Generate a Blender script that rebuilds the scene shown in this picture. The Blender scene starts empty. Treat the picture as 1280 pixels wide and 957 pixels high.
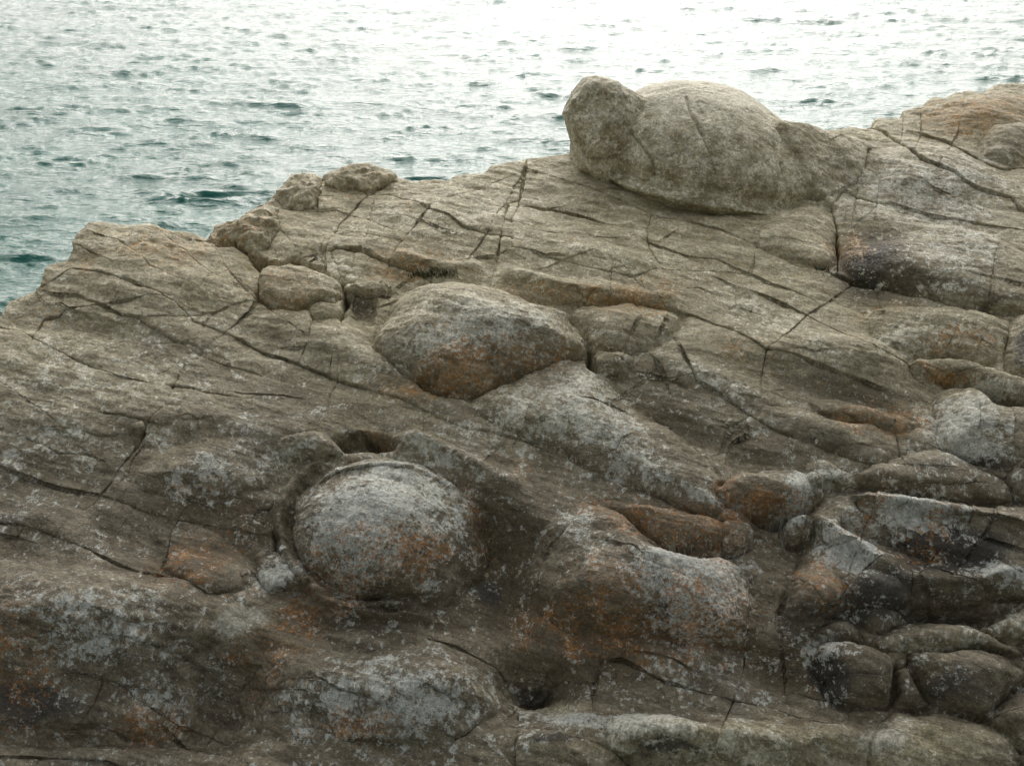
import bpy, math, random
import numpy as np
from concurrent.futures import ThreadPoolExecutor
R = math.radians
rng = np.random.default_rng(7)
random.seed(7)

# ------------------------------------------------------------------ camera, sky, sun, exposure
scene = bpy.context.scene
PITCH = 20.5
FPX = 1758.0                      # focal length in pixels of the 1280 px wide photograph
cam_data = bpy.data.cameras.new('camera')
cam_data.sensor_width = 36.0
cam_data.lens = 36.0 * FPX / 1280.0
cam_data.clip_start = 0.1
cam_data.clip_end = 20000
cam_data.dof.use_dof = True
cam_data.dof.focus_distance = 7.6
cam_data.dof.aperture_fstop = 11.0
cam = bpy.data.objects.new('camera', cam_data)
cam.rotation_euler = (R(90 - PITCH), 0, 0)
scene.collection.objects.link(cam)
scene.camera = cam

SUN_EL, SUN_AZ = 34.0, 5.0       # azimuth measured from +Y (out to sea) towards +X (right)
world = bpy.data.worlds.new('World')
scene.world = world
world.use_nodes = True
wn, wl = world.node_tree.nodes, world.node_tree.links
wn.clear()
sky = wn.new('ShaderNodeTexSky')
sky.sky_type = 'NISHITA'
sky.sun_disc = False
sky.sun_elevation = R(SUN_EL)
sky.sun_rotation = R(SUN_AZ)
sky.air_density = 1.0
sky.dust_density = 7.0
sky.ozone_density = 1.0
hs = wn.new('ShaderNodeHueSaturation')
hs.inputs['Saturation'].default_value = 0.22
bg = wn.new('ShaderNodeBackground')
bg.inputs['Strength'].default_value = 0.10
wo = wn.new('ShaderNodeOutputWorld')
wl.new(sky.outputs[0], hs.inputs['Color'])
cloud = wn.new('ShaderNodeMix')            # an even cloud deck over the clear sky
cloud.data_type = 'RGBA'
cloud.inputs[0].default_value = 0.3
cloud.inputs[7].default_value = (4.2, 4.3, 4.35, 1)
wl.new(hs.outputs[0], cloud.inputs[6])
wl.new(cloud.outputs[2], bg.inputs['Color'])
wl.new(bg.outputs[0], wo.inputs[0])

sun_data = bpy.data.lights.new('sun', 'SUN')
sun_data.energy = 1.0
sun_data.angle = R(72)
sun_data.color = (1.0, 0.95, 0.86)
sun = bpy.data.objects.new('sun', sun_data)
sun.rotation_euler = (R(90 - SUN_EL), 0, R(180 - SUN_AZ))
scene.collection.objects.link(sun)

scene.view_settings.view_transform = 'Standard'
scene.view_settings.look = 'None'
scene.view_settings.exposure = 0.62
scene.view_settings.gamma = 1.0
scene.view_settings.use_curve_mapping = False

# ------------------------------------------------------------------ noise
_perm = rng.permutation(512).astype(np.int32)
_perm = np.concatenate([_perm, _perm, _perm])
_g = rng.normal(size=(512, 3)).astype(np.float32)
_g /= np.linalg.norm(_g, axis=1)[:, None]
_gx, _gy, _gz = (np.ascontiguousarray(_g[:, i]*1.4) for i in range(3))
_pool = ThreadPoolExecutor(4)

def _perlin(x, y, z):
    xi = np.floor(x); yi = np.floor(y); zi = np.floor(z)
    xf = x - xi; yf = y - yi; zf = z - zi
    xi = xi.astype(np.int32) & 511; yi = yi.astype(np.int32) & 511; zi = zi.astype(np.int32) & 511
    u = xf*xf*xf*(xf*(xf*6-15)+10); v = yf*yf*yf*(yf*(yf*6-15)+10); w = zf*zf*zf*(zf*(zf*6-15)+10)
    A = (_perm.take(xi), _perm.take(xi+1)); acc = []
    for c in (0, 1):
        rows_ = []
        for b in (0, 1):
            e = []
            for a in (0, 1):
                h = _perm.take(_perm.take(A[a]+yi+b)+zi+c)
                e.append(_gx.take(h)*(xf-a) + _gy.take(h)*(yf-b) + _gz.take(h)*(zf-c))
            rows_.append(e[0]+u*(e[1]-e[0]))
        acc.append(rows_[0]+v*(rows_[1]-rows_[0]))
    return acc[0]+w*(acc[1]-acc[0])

def perlin(x, y, z):
    x, y, z = np.broadcast_arrays(np.asarray(x, np.float32), np.asarray(y, np.float32), np.asarray(z, np.float32))
    if x.size < 40000: return _perlin(x, y, z)
    n = len(x); e = [n*i//8 for i in range(9)]
    return np.concatenate(list(_pool.map(lambda i: _perlin(x[e[i]:e[i+1]], y[e[i]:e[i+1]], z[e[i]:e[i+1]]), range(8))))

def fbm(x, y, z, octaves, gain=0.5, lac=2.03, ridged=False):
    out = 0; a = 1.0; tot = 0
    for o in range(octaves):
        n = perlin(x + 17.3*o, y + 5.1*o, z + 9.7*o)
        out = out + a*((1-2*np.abs(n)) if ridged else n)
        tot += a; a *= gain
        x = x*lac; y = y*lac; z = z*lac
    return out/tot

def sstep(a, b, x):
    t = np.clip((x-a)/(b-a), 0, 1)
    return t*t*(3-2*t)

# ------------------------------------------------------------------ the slope the rock follows
ds = 0.005
T_S = np.arange(-9, 18, ds)
T_TH = np.radians(36 - 19*sstep(0.0, 4.5, T_S))
i0 = int(round(9/ds))
T_Y = np.cumsum(np.cos(T_TH))*ds; T_Y += 5.1 - T_Y[i0]
T_Z = np.cumsum(np.sin(T_TH))*ds; T_Z += -3.68 - T_Z[i0]
T_NY, T_NZ = -np.sin(T_TH), np.cos(T_TH)
T_D = np.hypot(T_Y, T_Z)
def base(s):
    return (np.interp(s, T_S, T_Y), np.interp(s, T_S, T_Z), np.interp(s, T_S, T_NY), np.interp(s, T_S, T_NZ))

# sampling grid over the slope: fine in the middle, coarse round about
rows = [-0.45]
while rows[-1] < 6.05:
    rows.append(rows[-1] + 0.00066*np.interp(rows[-1], T_S, T_D)*1.22)
front = -0.45 - np.cumsum(0.01*1.25**np.arange(1, 24))
back = rows[-1] + np.cumsum(0.012*1.22**np.arange(1, 27))
NF = len(front)
SR = np.concatenate([front[::-1], rows, back])
NA = 1180
a_f = np.linspace(-1, 1, NA)
ae = 1 + np.cumsum(0.0025*1.22**np.arange(1, 28))
AC = np.concatenate([-ae[::-1], a_f, ae])
WROW = 0.364*np.interp(np.clip(SR, -0.45, 6.1), T_S, T_D) + 0.45
S, A = np.meshgrid(SR, AC, indexing='ij')
X = A*WROW[:, None]
NR, NC = S.shape
print('grid', NR, NC, NR*NC)
H = np.zeros((NR, NC))
L = np.zeros((NR, NC), np.int32)       # which object each point of the surface belongs to
WALL = np.zeros((NR, NC), bool)        # cracks that cut the rock into blocks
# slightly wandering coordinates so that no outline is drawn with a ruler
WX = (0.024*fbm(X*7, S*7, 1.3, 3) + 0.006*perlin(X*45, S*45, 4.2))
WS = (0.024*fbm(X*7, S*7, 8.3, 3) + 0.006*perlin(X*45, S*45, 11.2))
XW, SW = X + WX, S + WS

cp, sp_ = math.cos(R(PITCH)), math.sin(R(PITCH))
def hat(x, s):
    i = np.clip(np.searchsorted(SR, s), 0, NR-1)
    w = WROW[i]
    j = np.clip(np.searchsorted(AC, x/w), 0, NC-1)
    return np.clip(H[i, j], -0.1, 1.0)
def uv(px, py, lift=0.0, flat=False):
    """where the sight line of a picture point meets the rock: (x across, s up the slope)"""
    dx = (px-640)/FPX; dyc = (478.5-py)/FPX
    dy = cp + dyc*sp_; dz = -sp_ + dyc*cp
    hr = (T_Z*dy - T_Y*dz)/(T_NY*dz - T_NZ*dy)
    ok = T_Y > 2.5
    if flat:
        i = np.argmax(ok & (hr <= lift))
    else:
        i1 = np.argmax(ok & (hr <= 0.9)); i2 = np.argmax(ok & (hr <= -0.25))
        if i2 <= i1: i2 = len(T_S)-1
        ss = T_S[i1:i2]; y = T_Y[i1:i2] + hr[i1:i2]*T_NY[i1:i2]
        hit = hr[i1:i2] <= hat(y/dy*dx, ss) + lift
        i = i1 + (np.argmax(hit) if hit.any() else np.argmax(hr[i1:i2] <= 0))
    y = T_Y[i] + hr[i]*T_NY[i]
    return y/dy*dx, T_S[i]
def UV(pts, **k):
    return np.array([uv(p[0], p[1], **k) for p in pts])

def window(x0, x1, s0, s1):
    r0 = max(np.searchsorted(SR, s0)-1, 0); r1 = min(np.searchsorted(SR, s1)+1, NR)
    xx = X[r0:r1]
    cols = np.where((xx >= x0).any(0) & (xx <= x1).any(0))[0]
    if len(cols) == 0 or r1 <= r0:
        return None
    return slice(r0, r1), slice(cols[0], cols[-1]+1)

def smooth_closed(P, n=220):
    P = np.asarray(P); m = len(P); out = []
    for i in range(m):
        p0, p1, p2, p3 = P[i-1], P[i], P[(i+1) % m], P[(i+2) % m]
        t = np.linspace(0, 1, max(4, n//m), endpoint=False)[:, None]
        out.append(0.5*((2*p1) + (-p0+p2)*t + (2*p0-5*p1+4*p2-p3)*t*t + (-p0+3*p1-3*p2+p3)*t**3))
    return np.concatenate(out)
def smooth_open(P, step=0.03):
    P = np.asarray(P, float)
    if len(P) < 3: return P
    Q = np.vstack([2*P[0]-P[1], P, 2*P[-1]-P[-2]]); out = []
    for i in range(1, len(Q)-2):
        p0, p1, p2, p3 = Q[i-1], Q[i], Q[i+1], Q[i+2]
        n = max(2, int(np.linalg.norm(p2[:2]-p1[:2])/step))
        t = np.linspace(0, 1, n, endpoint=False)[:, None]
        out.append(0.5*((2*p1) + (-p0+p2)*t + (2*p0-5*p1+4*p2-p3)*t*t + (-p0+3*p1-3*p2+p3)*t**3))
    out.append(P[-1:])
    return np.concatenate(out)

LABELS = {}
def new_label(name):
    i = len(LABELS) + 1
    LABELS[name] = i
    return i

def radial(pts, center=None, angular=False, **k):
    P = UV(pts, **k)
    if angular: P = np.concatenate([P[i]+(P[(i+1) % len(P)]-P[i])*np.linspace(0, 1, 24, endpoint=False)[:, None] for i in range(len(P))])
    else: P = smooth_closed(P)
    if center is None:
        x, y = P[:, 0], P[:, 1]; x1, y1 = np.roll(x, -1), np.roll(y, -1)
        c = x*y1 - x1*y; a = c.sum()/2
        c = np.array([((x+x1)*c).sum(), ((y+y1)*c).sum()])/(6*a)
    else:
        c = np.array(uv(*center, **k))
    d = P - c
    th = np.arctan2(d[:, 1], d[:, 0]); r = np.hypot(d[:, 0], d[:, 1])
    o = np.argsort(th); th = th[o]; r = r[o]
    tt = np.linspace(-math.pi, math.pi, 361)
    rr = np.interp(tt, np.concatenate([th-2*math.pi, th, th+2*math.pi]), np.concatenate([r, r, r]))
    ker = np.array([0, 0, .2, .6, .2, 0, 0]) if angular else np.ones(7)/7
    rr = np.convolve(np.concatenate([rr[-4:-1], rr, rr[1:4]]), ker, 'valid')
    return c, tt, rr, P

def dome(pts, h, p=2.2, q=2.0, center=None, groove=0.03, gw=0.02, front=1.0, name=None, tilt=0.0, level=0.0, qb=None, qr=None, flat=False, angular=False):
    """a rounded mass standing out of the slope with an outline of its own"""
    global H
    c, tt, rr, P = radial(pts, center, angular, flat=flat)
    m = 0.25
    w = window(P[:, 0].min()-m, P[:, 0].max()+m, P[:, 1].min()-m, P[:, 1].max()+m)
    if w is None: return
    dx = XW[w]-c[0]; dy = SW[w]-c[1]
    th = np.arctan2(dy, dx); rho_r = np.interp(th, tt, rr); rad = np.hypot(dx, dy)
    rho = rad/rho_r
    ins = rho < 1
    add = np.zeros_like(rho)
    qq = q if qb is None else qb + (q-qb)*sstep(-.5, .6, -np.sin(th[ins]))
    if qr is not None: qq = qq + (qr-qq)*sstep(-.2, .75, np.cos(th[ins]))
    add[ins] = h*(1-rho[ins]**p)**(1/qq)
    if tilt: add *= 1 + tilt*np.clip(-dy/np.mean(rr), -1, 1)
    if level:
        hc = hat(c[0], c[1])
        H[w] = np.where(ins, H[w] + (hc-H[w])*level*(1-rho**2), H[w])
    if groove:
        fw = np.clip(0.45 - 0.55*front*np.sin(th), 0.12, 1)
        H[w] -= groove*fw*np.exp(-((rad-rho_r)/gw)**2) + 0.35*groove*fw*np.exp(-((rad-rho_r)/(3.5*gw))**2)
    H[w] += add
    if name: WALL[w] &= ~ins
    if name: L[w] = np.where(ins, new_label(name) if name not in LABELS else LABELS[name], L[w])

def bulge(cx, cy, rx, ry, h, rot=0, pw=2.0):
    """a soft swelling (or hollow) that runs into the slope around it"""
    c = np.array(uv(cx, cy))
    ca, sa = math.cos(R(rot)), math.sin(R(rot))
    a = np.array(uv(cx+rx*ca, cy+rx*sa)) - c
    b = np.array(uv(cx+ry*sa, cy-ry*ca)) - c
    M = np.linalg.inv(np.array([a, b]).T)
    ext = 2.6*(np.abs(a)+np.abs(b))
    w = window(c[0]-ext[0], c[0]+ext[0], c[1]-ext[1], c[1]+ext[1])
    if w is None: return
    dx = XW[w]-c[0]; dy = SW[w]-c[1]
    p = M[0, 0]*dx + M[0, 1]*dy; q = M[1, 0]*dx + M[1, 1]*dy
    H[w] += h*np.exp(-(p*p+q*q)**(pw/2))

def line_dist(w, P):
    best = np.full(XW[w].shape, 1e9); side = np.zeros_like(best); par = np.zeros_like(best); vx = np.zeros_like(best); vs = np.zeros_like(best)
    x, y = X[w]+.3*WX[w], S[w]+.3*WS[w]
    seg = np.hypot(*(P[1:, :2]-P[:-1, :2]).T); acc = np.concatenate([[0], np.cumsum(seg)])
    for i in range(len(P)-1):
        a, b = P[i, :2], P[i+1, :2]; d = b-a; l2 = (d*d).sum()+1e-12
        t = np.clip(((x-a[0])*d[0]+(y-a[1])*d[1])/l2, 0, 1)
        ex = x-a[0]-t*d[0]; ey = y-a[1]-t*d[1]
        dd = ex*ex+ey*ey
        m = dd < best
        best = np.where(m, dd, best)
        side = np.where(m, d[0]*ey-d[1]*ex, side)
        par = np.where(m, acc[i]+t*seg[i], par); vx = np.where(m, ex, vx); vs = np.where(m, ey, vs)
    line_dist.vec = (vx, vs)
    return np.sqrt(best), np.sign(side), par, acc[-1]

def ridge(pts, name=None, sharp=2.0, groove=0.0, gw=0.02):
    """a rounded rib along a line: (px, py, half width in px, height in m)"""
    P = np.array([[*uv(p[0], p[1]), 0, p[3]] for p in pts])
    for i, p in enumerate(pts):
        P[i, 2] = abs(uv(p[0]+p[2], p[1])[0] - P[i, 0])
    P = smooth_open(P, 0.05)
    m = P[:, 2].max()*1.3 + 0.1
    w = window(P[:, 0].min()-m, P[:, 0].max()+m, P[:, 1].min()-m, P[:, 1].max()+m)
    if w is None: return
    d, side, par, tot = line_dist(w, P)
    seg = np.hypot(*(P[1:, :2]-P[:-1, :2]).T); acc = np.concatenate([[0], np.cumsum(seg)])
    r = np.interp(par, acc, P[:, 2]); hh = np.interp(par, acc, P[:, 3])
    rho = d/r
    ins = rho < 1
    if sharp > 0:
        add = np.where(ins, hh*np.sqrt(np.clip(1-rho**sharp, 0, 1)), 0)
    else:
        add = hh*np.exp(-(1.6*rho)**2)
    if groove:
        H[w] -= groove*np.exp(-((d-r)/gw)**2)
    H[w] += add
    if name: L[w] = np.where(ins, new_label(name) if name not in LABELS else LABELS[name], L[w])

CUTS = []
NEAR = np.full((NR, NC), 1e9); NVX = np.zeros((NR, NC)); NVS = np.zeros((NR, NC))
def pull(w, d):
    """remember the nearest crack: the mesh is drawn together there so that cracks stay hairline thin"""
    m = d < NEAR[w]
    NEAR[w] = np.where(m, d, NEAR[w])
    NVX[w] = np.where(m, line_dist.vec[0], NVX[w]); NVS[w] = np.where(m, line_dist.vec[1], NVS[w])
def crack(pts, width=0.0065, depth=0.03, step=0.0, fall=0.12, cut=True, chamfer=0.035, vary=0.85, raw=False):
    width *= .5; depth *= .52; step *= .35
    P = np.asarray(pts) if raw else UV(pts)
    if cut and not raw: CUTS.append(P)
    m = max(0.08, 2.5*fall if step else 0)
    w = window(P[:, 0].min()-m, P[:, 0].max()+m, P[:, 1].min()-m, P[:, 1].max()+m)
    if w is None: return
    d, side, par, tot = line_dist(w, P)
    ends = np.clip(np.minimum(par, tot-par)/0.06, 0.35, 1)
    n = np.clip(1 + vary*(perlin(X[w]*5, S[w]*5, 3.0 + len(pts)) + .5*perlin(X[w]*17, S[w]*17, 8.0)), .15, 2)
    dep = depth*n*ends
    wd = width*(0.8+0.4*n)
    H[w] -= dep*np.exp(-(d/wd)**2) + chamfer*dep*np.exp(-(d/(4*wd))**2)
    if step:
        e2 = np.clip(np.minimum(par, tot-par)/0.15, 0, 1)
        H[w] += step*side*e2*np.where(side > 0, np.exp(-d/fall), 0.6*np.exp(-d/(0.6*fall)))
    if width < .009: pull(w, d)
    if cut:
        cell = 0.0016*np.interp(S[w], T_S, T_D)
        WALL[w] |= d < np.maximum(cell*0.55, 0.0055)

def join_cracks(reach=0.42):
    """let cracks run on as hairlines until they meet the next one"""
    for P_ in list(CUTS):
        for a, b in ((P_[0], P_[1]), (P_[-1], P_[-2])):
            d = (a-b)/np.hypot(*(a-b)); hit = None
            for t in np.arange(.03, reach, .008):
                q = a + d*t
                i = min(np.searchsorted(SR, q[1]), NR-1); j = min(np.searchsorted(AC, q[0]/WROW[i]), NC-1)
                i0_ = min(np.searchsorted(SR, a[1]), NR-1); j0_ = min(np.searchsorted(AC, a[0]/WROW[i0_]), NC-1)
                if WALL[i, j] or L[i, j] != L[i0_, j0_] or DD[i, j] > 0:
                    hit = t + .012; break
            if hit:
                n = 5; tt = np.linspace(-.02, hit, n)
                Q = a + np.outer(tt, d); Q[1:-1] += rng.normal(size=(n-2, 2))*.006
                crack(Q, .006, .016, raw=True)

def pit(pts, depth, soft=0.5, center=None):
    c, tt, rr, P = radial(pts, center)
    w = window(P[:, 0].min()-.1, P[:, 0].max()+.1, P[:, 1].min()-.1, P[:, 1].max()+.1)
    if w is None: return
    dx = XW[w]-c[0]; dy = SW[w]-c[1]
    rho = np.hypot(dx, dy)/np.interp(np.arctan2(dy, dx), tt, rr)
    H[w] -= depth*(1-sstep(1-soft, 1.0+0.15, rho))

# ------------------------------------------------------------------ the crest of the ridge against the sea
SKYLINE = [(-160,455),(-60,420),(0,393),(12,378),(44,366),(52,357),(55,344),(62,337),(86,332),(91,320),(97,307),(114,291),(144,289),(178,292),
 (191,290),(208,295),(242,296),(257,300),(262,294),(269,283),(286,278),(301,277),(309,267),(329,259),(343,247),(350,238),(356,228),(368,215),
 (390,215),(402,222),(413,213),(445,205),(465,208),(485,215),(498,225),(515,228),(562,228),(572,220),(603,217),(613,210),(633,203),
 (670,195),(690,191),(711,192),(800,186),(900,180),(1000,170),(1046,163),(1069,160),(1093,161),(1096,152),(1128,147),(1131,141),(1151,133),
 (1167,123),(1184,125),(1194,118),(1208,116),(1230,120),(1234,112),(1249,106),(1280,104),(1330,98),(1420,104),(1560,90)]
SK = UV(SKYLINE, flat=True, lift=-0.012)
for i in range(1, len(SK)):
    SK[i, 0] = max(SK[i, 0], SK[i-1, 0]+0.004)
crest = np.interp(XW, SK[:, 0], SK[:, 1])
DD = S + 0.5*WS - crest
H -= 1.75*(np.sqrt(np.clip(DD, 0, None)**2+0.03**2)-0.03)
H -= 0.02*np.exp(-np.clip(-DD, 0, None)/0.04)*(DD < 0) + 0.02*(DD >= 0)
H += np.where(DD > 0.05, 0.10*fbm(X*2.2, S*2.2, 5.5, 4), 0)

# ------------------------------------------------------------------ broad shape of the outcrop
bulge(150, 330, 130, 45, 0.075, 10)             # left shoulder
bulge(110, 520, 170, 60, 0.060, 15)
bulge(350, 640, 70, 60, -0.060)                 # hollow round the front dome
bulge(615, 690, 45, 75, -0.085, -10)            # hollow right of the front dome
bulge(480, 770, 150, 18, -0.060)
bulge(120, 780, 170, 60, 0.210, 4)              # lower left swelling
bulge(272, 868, 62, 70, -0.255, 15)             # dark hollow below it
bulge(270, 690, 90, 25, -0.075, 10)
bulge(120, 920, 190, 14, -0.105, 2)
bulge(670, 850, 55, 35, -0.180)
bulge(800, 520, 25, 50, -0.045, -55)
bulge(1000, 450, 120, 40, 0.045, 15)
bulge(560, 290, 90, 40, 0.075, 5)
bulge(740, 330, 90, 35, 0.075, 8)
bulge(1150, 220, 90, 30, 0.090, 8)
bulge(1100, 300, 60, 25, -0.045, 5)
bulge(1240, 150, 60, 25, 0.090)
bulge(420, 440, 90, 25, 0.045, 15)
bulge(60, 660, 80, 25, 0.045, 12)
bulge(620, 620, 60, 30, 0.075, 25)
bulge(970, 840, 70, 40, -0.090)
bulge(900, 930, 200, 25, 0.120)
bulge(1120, 690, 130, 50, -0.075)
bulge(1200, 770, 60, 14, -0.180)
bulge(1180, 470, 60, 50, -0.075)

bulge(640, 760, 30, 80, -0.07, -12)
bulge(690, 660, 60, 30, 0.06, 30)
bulge(560, 860, 60, 30, 0.05)
bulge(260, 520, 120, 20, 0.05, 12)
bulge(420, 610, 200, 20, -0.04, 15)
bulge(860, 460, 90, 30, 0.05, 25)
bulge(1060, 440, 110, 18, 0.05, 14)
bulge(1010, 480, 120, 14, -0.04, 16)
bulge(900, 560, 90, 14, -0.05, 28)
bulge(330, 420, 60, 30, -0.03, 20)
bulge(110, 410, 90, 14, -0.03, 12)

# ------------------------------------------------------------------ ledges and open fissures
crack([(54,362),(64,366),(94,368),(128,381),(153,394),(171,398),(188,410),(215,425),(242,438),(265,450),(286,458),(330,470)], .009, .05, .012)
crack([(240,400),(270,412),(300,425),(322,438),(353,448),(380,459),(403,468),(435,478),(473,491),(507,503),(529,513),(581,537),(615,543),(652,553),(699,570),(725,584),(759,599),(796,615),(828,625),(879,647),(906,651)], .009, .055, .02, .10)
crack([(101,309),(116,315),(141,329)], .008, .04)
crack([(60,352),(90,334),(128,342),(161,352),(202,369),(222,383),(235,393)], .0075, .035, .012)
crack([(114,291),(148,302),(175,320),(188,332),(215,346),(249,361),(259,348)], .006, .025)
crack([(225,309),(242,324),(262,341),(285,352)], .006, .025)
crack([(262,294),(279,330),(296,351),(312,367),(329,381)], .008, .04)
crack([(130,381),(111,383),(84,384),(74,396),(55,399),(49,408),(42,423),(30,438),(13,456),(0,475),(-40,505)], .008, .04, .008)
crack([(-40,405),(0,409),(27,413),(44,425),(67,436),(97,451),(124,461),(148,472),(201,482),(235,488),(269,495),(316,500)], .007, .03, .008)
crack([(322,375),(312,391),(282,416),(259,435),(235,455),(220,478),(205,509),(188,525),(171,556),(154,579),(138,606),(124,620)], .0085, .05)
crack([(285,385),(265,391),(255,404),(245,425),(238,441),(228,460)], .007, .035)
crack([(-40,450),(0,478),(23,492),(50,512),(90,545)], .006, .02, cut=False)
crack([(391,400),(385,425),(373,455)], .006, .025)
crack([(185,398),(210,397),(235,396),(265,391)], .007, .03)
crack([(200,482),(225,484),(262,490)], .009, .03, .01, cut=False)
# middle left fissure
crack([(262,300),(297,304),(317,319),(327,331),(347,333),(366,326),(384,334),(400,342),(411,346),(428,358)], .034, .20, .06, .10)
crack([(334,334),(324,352),(321,372),(329,381)], .010, .08)
crack([(428,358),(433,371),(429,390),(425,407)], .024, .16)
crack([(321,372),(340,384),(365,386),(384,383),(401,378),(418,382),(433,385)], .020, .13, .03)
crack([(384,385),(392,400),(410,406),(425,407)], .008, .06)
crack([(428,358),(445,355),(455,352),(470,356),(482,358),(493,365)], .009, .06, .02)
crack([(433,365),(445,369),(485,371),(493,365)], .009, .07, .02)
crack([(465,318),(455,338),(445,355)], .006, .03)
crack([(445,369),(440,385),(428,405)], .007, .05)
# upper slabs
crack([(493,228),(472,240),(460,245),(448,257),(425,281),(413,304),(404,318),(409,345)], .0105, .06)
crack([(593,240),(559,250),(539,257),(519,281),(509,296),(497,309),(488,326),(486,332)], .011, .07)
crack([(460,245),(485,244),(519,254),(539,262),(559,267),(579,281),(609,291),(630,296),(653,302)], .0095, .045, .012)
crack([(658,200),(656,213),(650,250),(635,254),(630,277),(624,304),(619,332)], .012, .07)
crack([(632,255),(623,267),(609,291),(586,324)], .007, .035)
crack([(404,318),(421,313),(451,314),(472,323),(485,328),(502,334),(515,338),(530,346)], .014, .10, .05, .12)
crack([(360,262),(394,262),(418,264),(458,274),(500,290)], .0065, .025)
crack([(465,260),(458,297),(450,314)], .006, .025)
crack([(400,300),(420,294),(455,294),(500,300)], .0055, .015, cut=False)
crack([(402,222),(398,240),(396,262)], .010, .05)
crack([(343,250),(356,262),(375,258),(396,262)], .009, .05)
crack([(309,268),(330,272),(352,290),(370,310)], .006, .02)
crack([(404,222),(430,232),(460,245),(480,236),(498,226)], .009, .045)
crack([(650,258),(680,262),(716,258)], .008, .04)
crack([(640,300),(640,278),(647,261),(650,250)], .008, .04)
crack([(647,261),(660,258),(687,263),(717,268),(741,273),(768,283),(788,292),(815,307),(858,322),(895,325),(925,335),(959,352),(1009,372)], .0085, .04, .012)
crack([(716,228),(735,234),(757,241),(791,255),(825,272),(858,275),(895,285),(919,295),(946,307),(973,322),(999,334),(1036,342),(1045,346)], .010, .06, .015)
crack([(1045,346),(1068,354),(1105,362),(1135,369),(1169,376),(1189,384),(1219,388),(1253,391),(1280,393),(1340,396)], .016, .12, .05, .14)
crack([(815,268),(808,288),(811,312),(823,329)], .0085, .04)
crack([(978,262),(966,275),(951,288),(946,307)], .007, .035)
crack([(984,243),(1003,243),(1023,251),(1040,262),(1046,288),(1048,319),(1046,346)], .013, .09)
crack([(763,376),(763,359),(764,337),(781,334),(792,346)], .007, .03)
crack([(667,335),(667,356)], .006, .025, cut=False)
crack([(640,280),(684,290),(721,298),(784,302),(815,307)], .0065, .025)
crack([(586,324),(619,318),(640,309),(660,310),(694,322),(734,335),(761,340),(794,346),(825,337),(882,339)], .0065, .025)
crack([(1046,163),(1094,162),(1107,169),(1124,179),(1140,188),(1154,198),(1170,205),(1194,215),(1205,227),(1227,236),(1249,242),(1265,247),(1276,262),(1330,280)], .014, .10, .03, .12)
crack([(1040,262),(1053,243),(1069,247),(1094,253),(1124,258),(1154,266),(1184,273),(1221,281),(1257,287),(1280,290),(1340,297)], .010, .05, .015)
crack([(1094,190),(1084,196),(1080,217),(1069,234),(1053,243)], .007, .035)
crack([(1072,236),(1064,288)], .006, .025, cut=False)
crack([(1101,215),(1091,288)], .006, .025, cut=False)
crack([(1205,120),(1205,144),(1197,166),(1185,190)], .007, .03)
crack([(1140,166),(1151,167),(1184,177),(1211,193),(1238,207),(1254,211),(1280,208),(1340,212)], .010, .06, .02)
crack([(1129,148),(1127,179)], .008, .04)
crack([(1151,135),(1151,169),(1144,186)], .007, .03)
crack([(1064,290),(1085,275),(1101,258)], .0055, .015, cut=False)
crack([(1013,184),(1033,208),(1050,191)], .006, .02, cut=False)
# right hand slab
crack([(745,383),(800,386),(850,391),(870,396),(887,403),(910,413),(934,424),(957,438),(991,445),(1018,456),(1051,468),(1085,480),(1120,492)], .0085, .04, .015)
crack([(951,500),(951,478),(957,441),(971,428),(991,409),(1008,394),(1025,384),(1040,374)], .0075, .035)
crack([(930,360),(954,369),(984,381),(1008,394),(1038,408),(1065,421),(1092,434),(1119,448),(1146,463),(1172,478),(1189,482)], .0075, .03, .01)
crack([(944,377),(929,414)], .0055, .018, cut=False)
crack([(920,381),(951,394),(988,409)], .0055, .018, cut=False)
crack([(1088,421),(1097,458)], .0065, .025, cut=False)
crack([(951,493),(981,488),(1010,492)], .006, .02, cut=False)
crack([(845,425),(857,445),(870,475),(900,492),(934,518),(964,537),(994,552),(1025,560),(1065,576),(1099,584),(1135,591),(1150,592)], .008, .035, .012)
crack([(1118,538),(1127,579),(1130,620)], .0065, .025)
crack([(1174,559),(1193,565),(1213,576),(1233,582),(1253,599),(1265,615)], .010, .06, .03)
crack([(820,548),(850,562),(884,572),(931,589)], .0055, .015, cut=False)
crack([(932,525),(934,545),(910,559),(907,582)], .0055, .015, cut=False)
crack([(1260,405),(1255,455)], .007, .03)
crack([(1232,385),(1240,330),(1247,310)], .0055, .015, cut=False)
crack([(1218,520),(1219,560)], .006, .02, cut=False)
crack([(1259,520),(1261,570)], .006, .02, cut=False)
crack([(800,405),(786,430),(776,440)], .006, .02, cut=False)
crack([(835,400),(820,430)], .006, .02, cut=False)
crack([(812,440),(830,465),(838,492)], .0075, .03, cut=False)
crack([(560,520),(528,514),(529,560)], .006, .02, cut=False)
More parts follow.
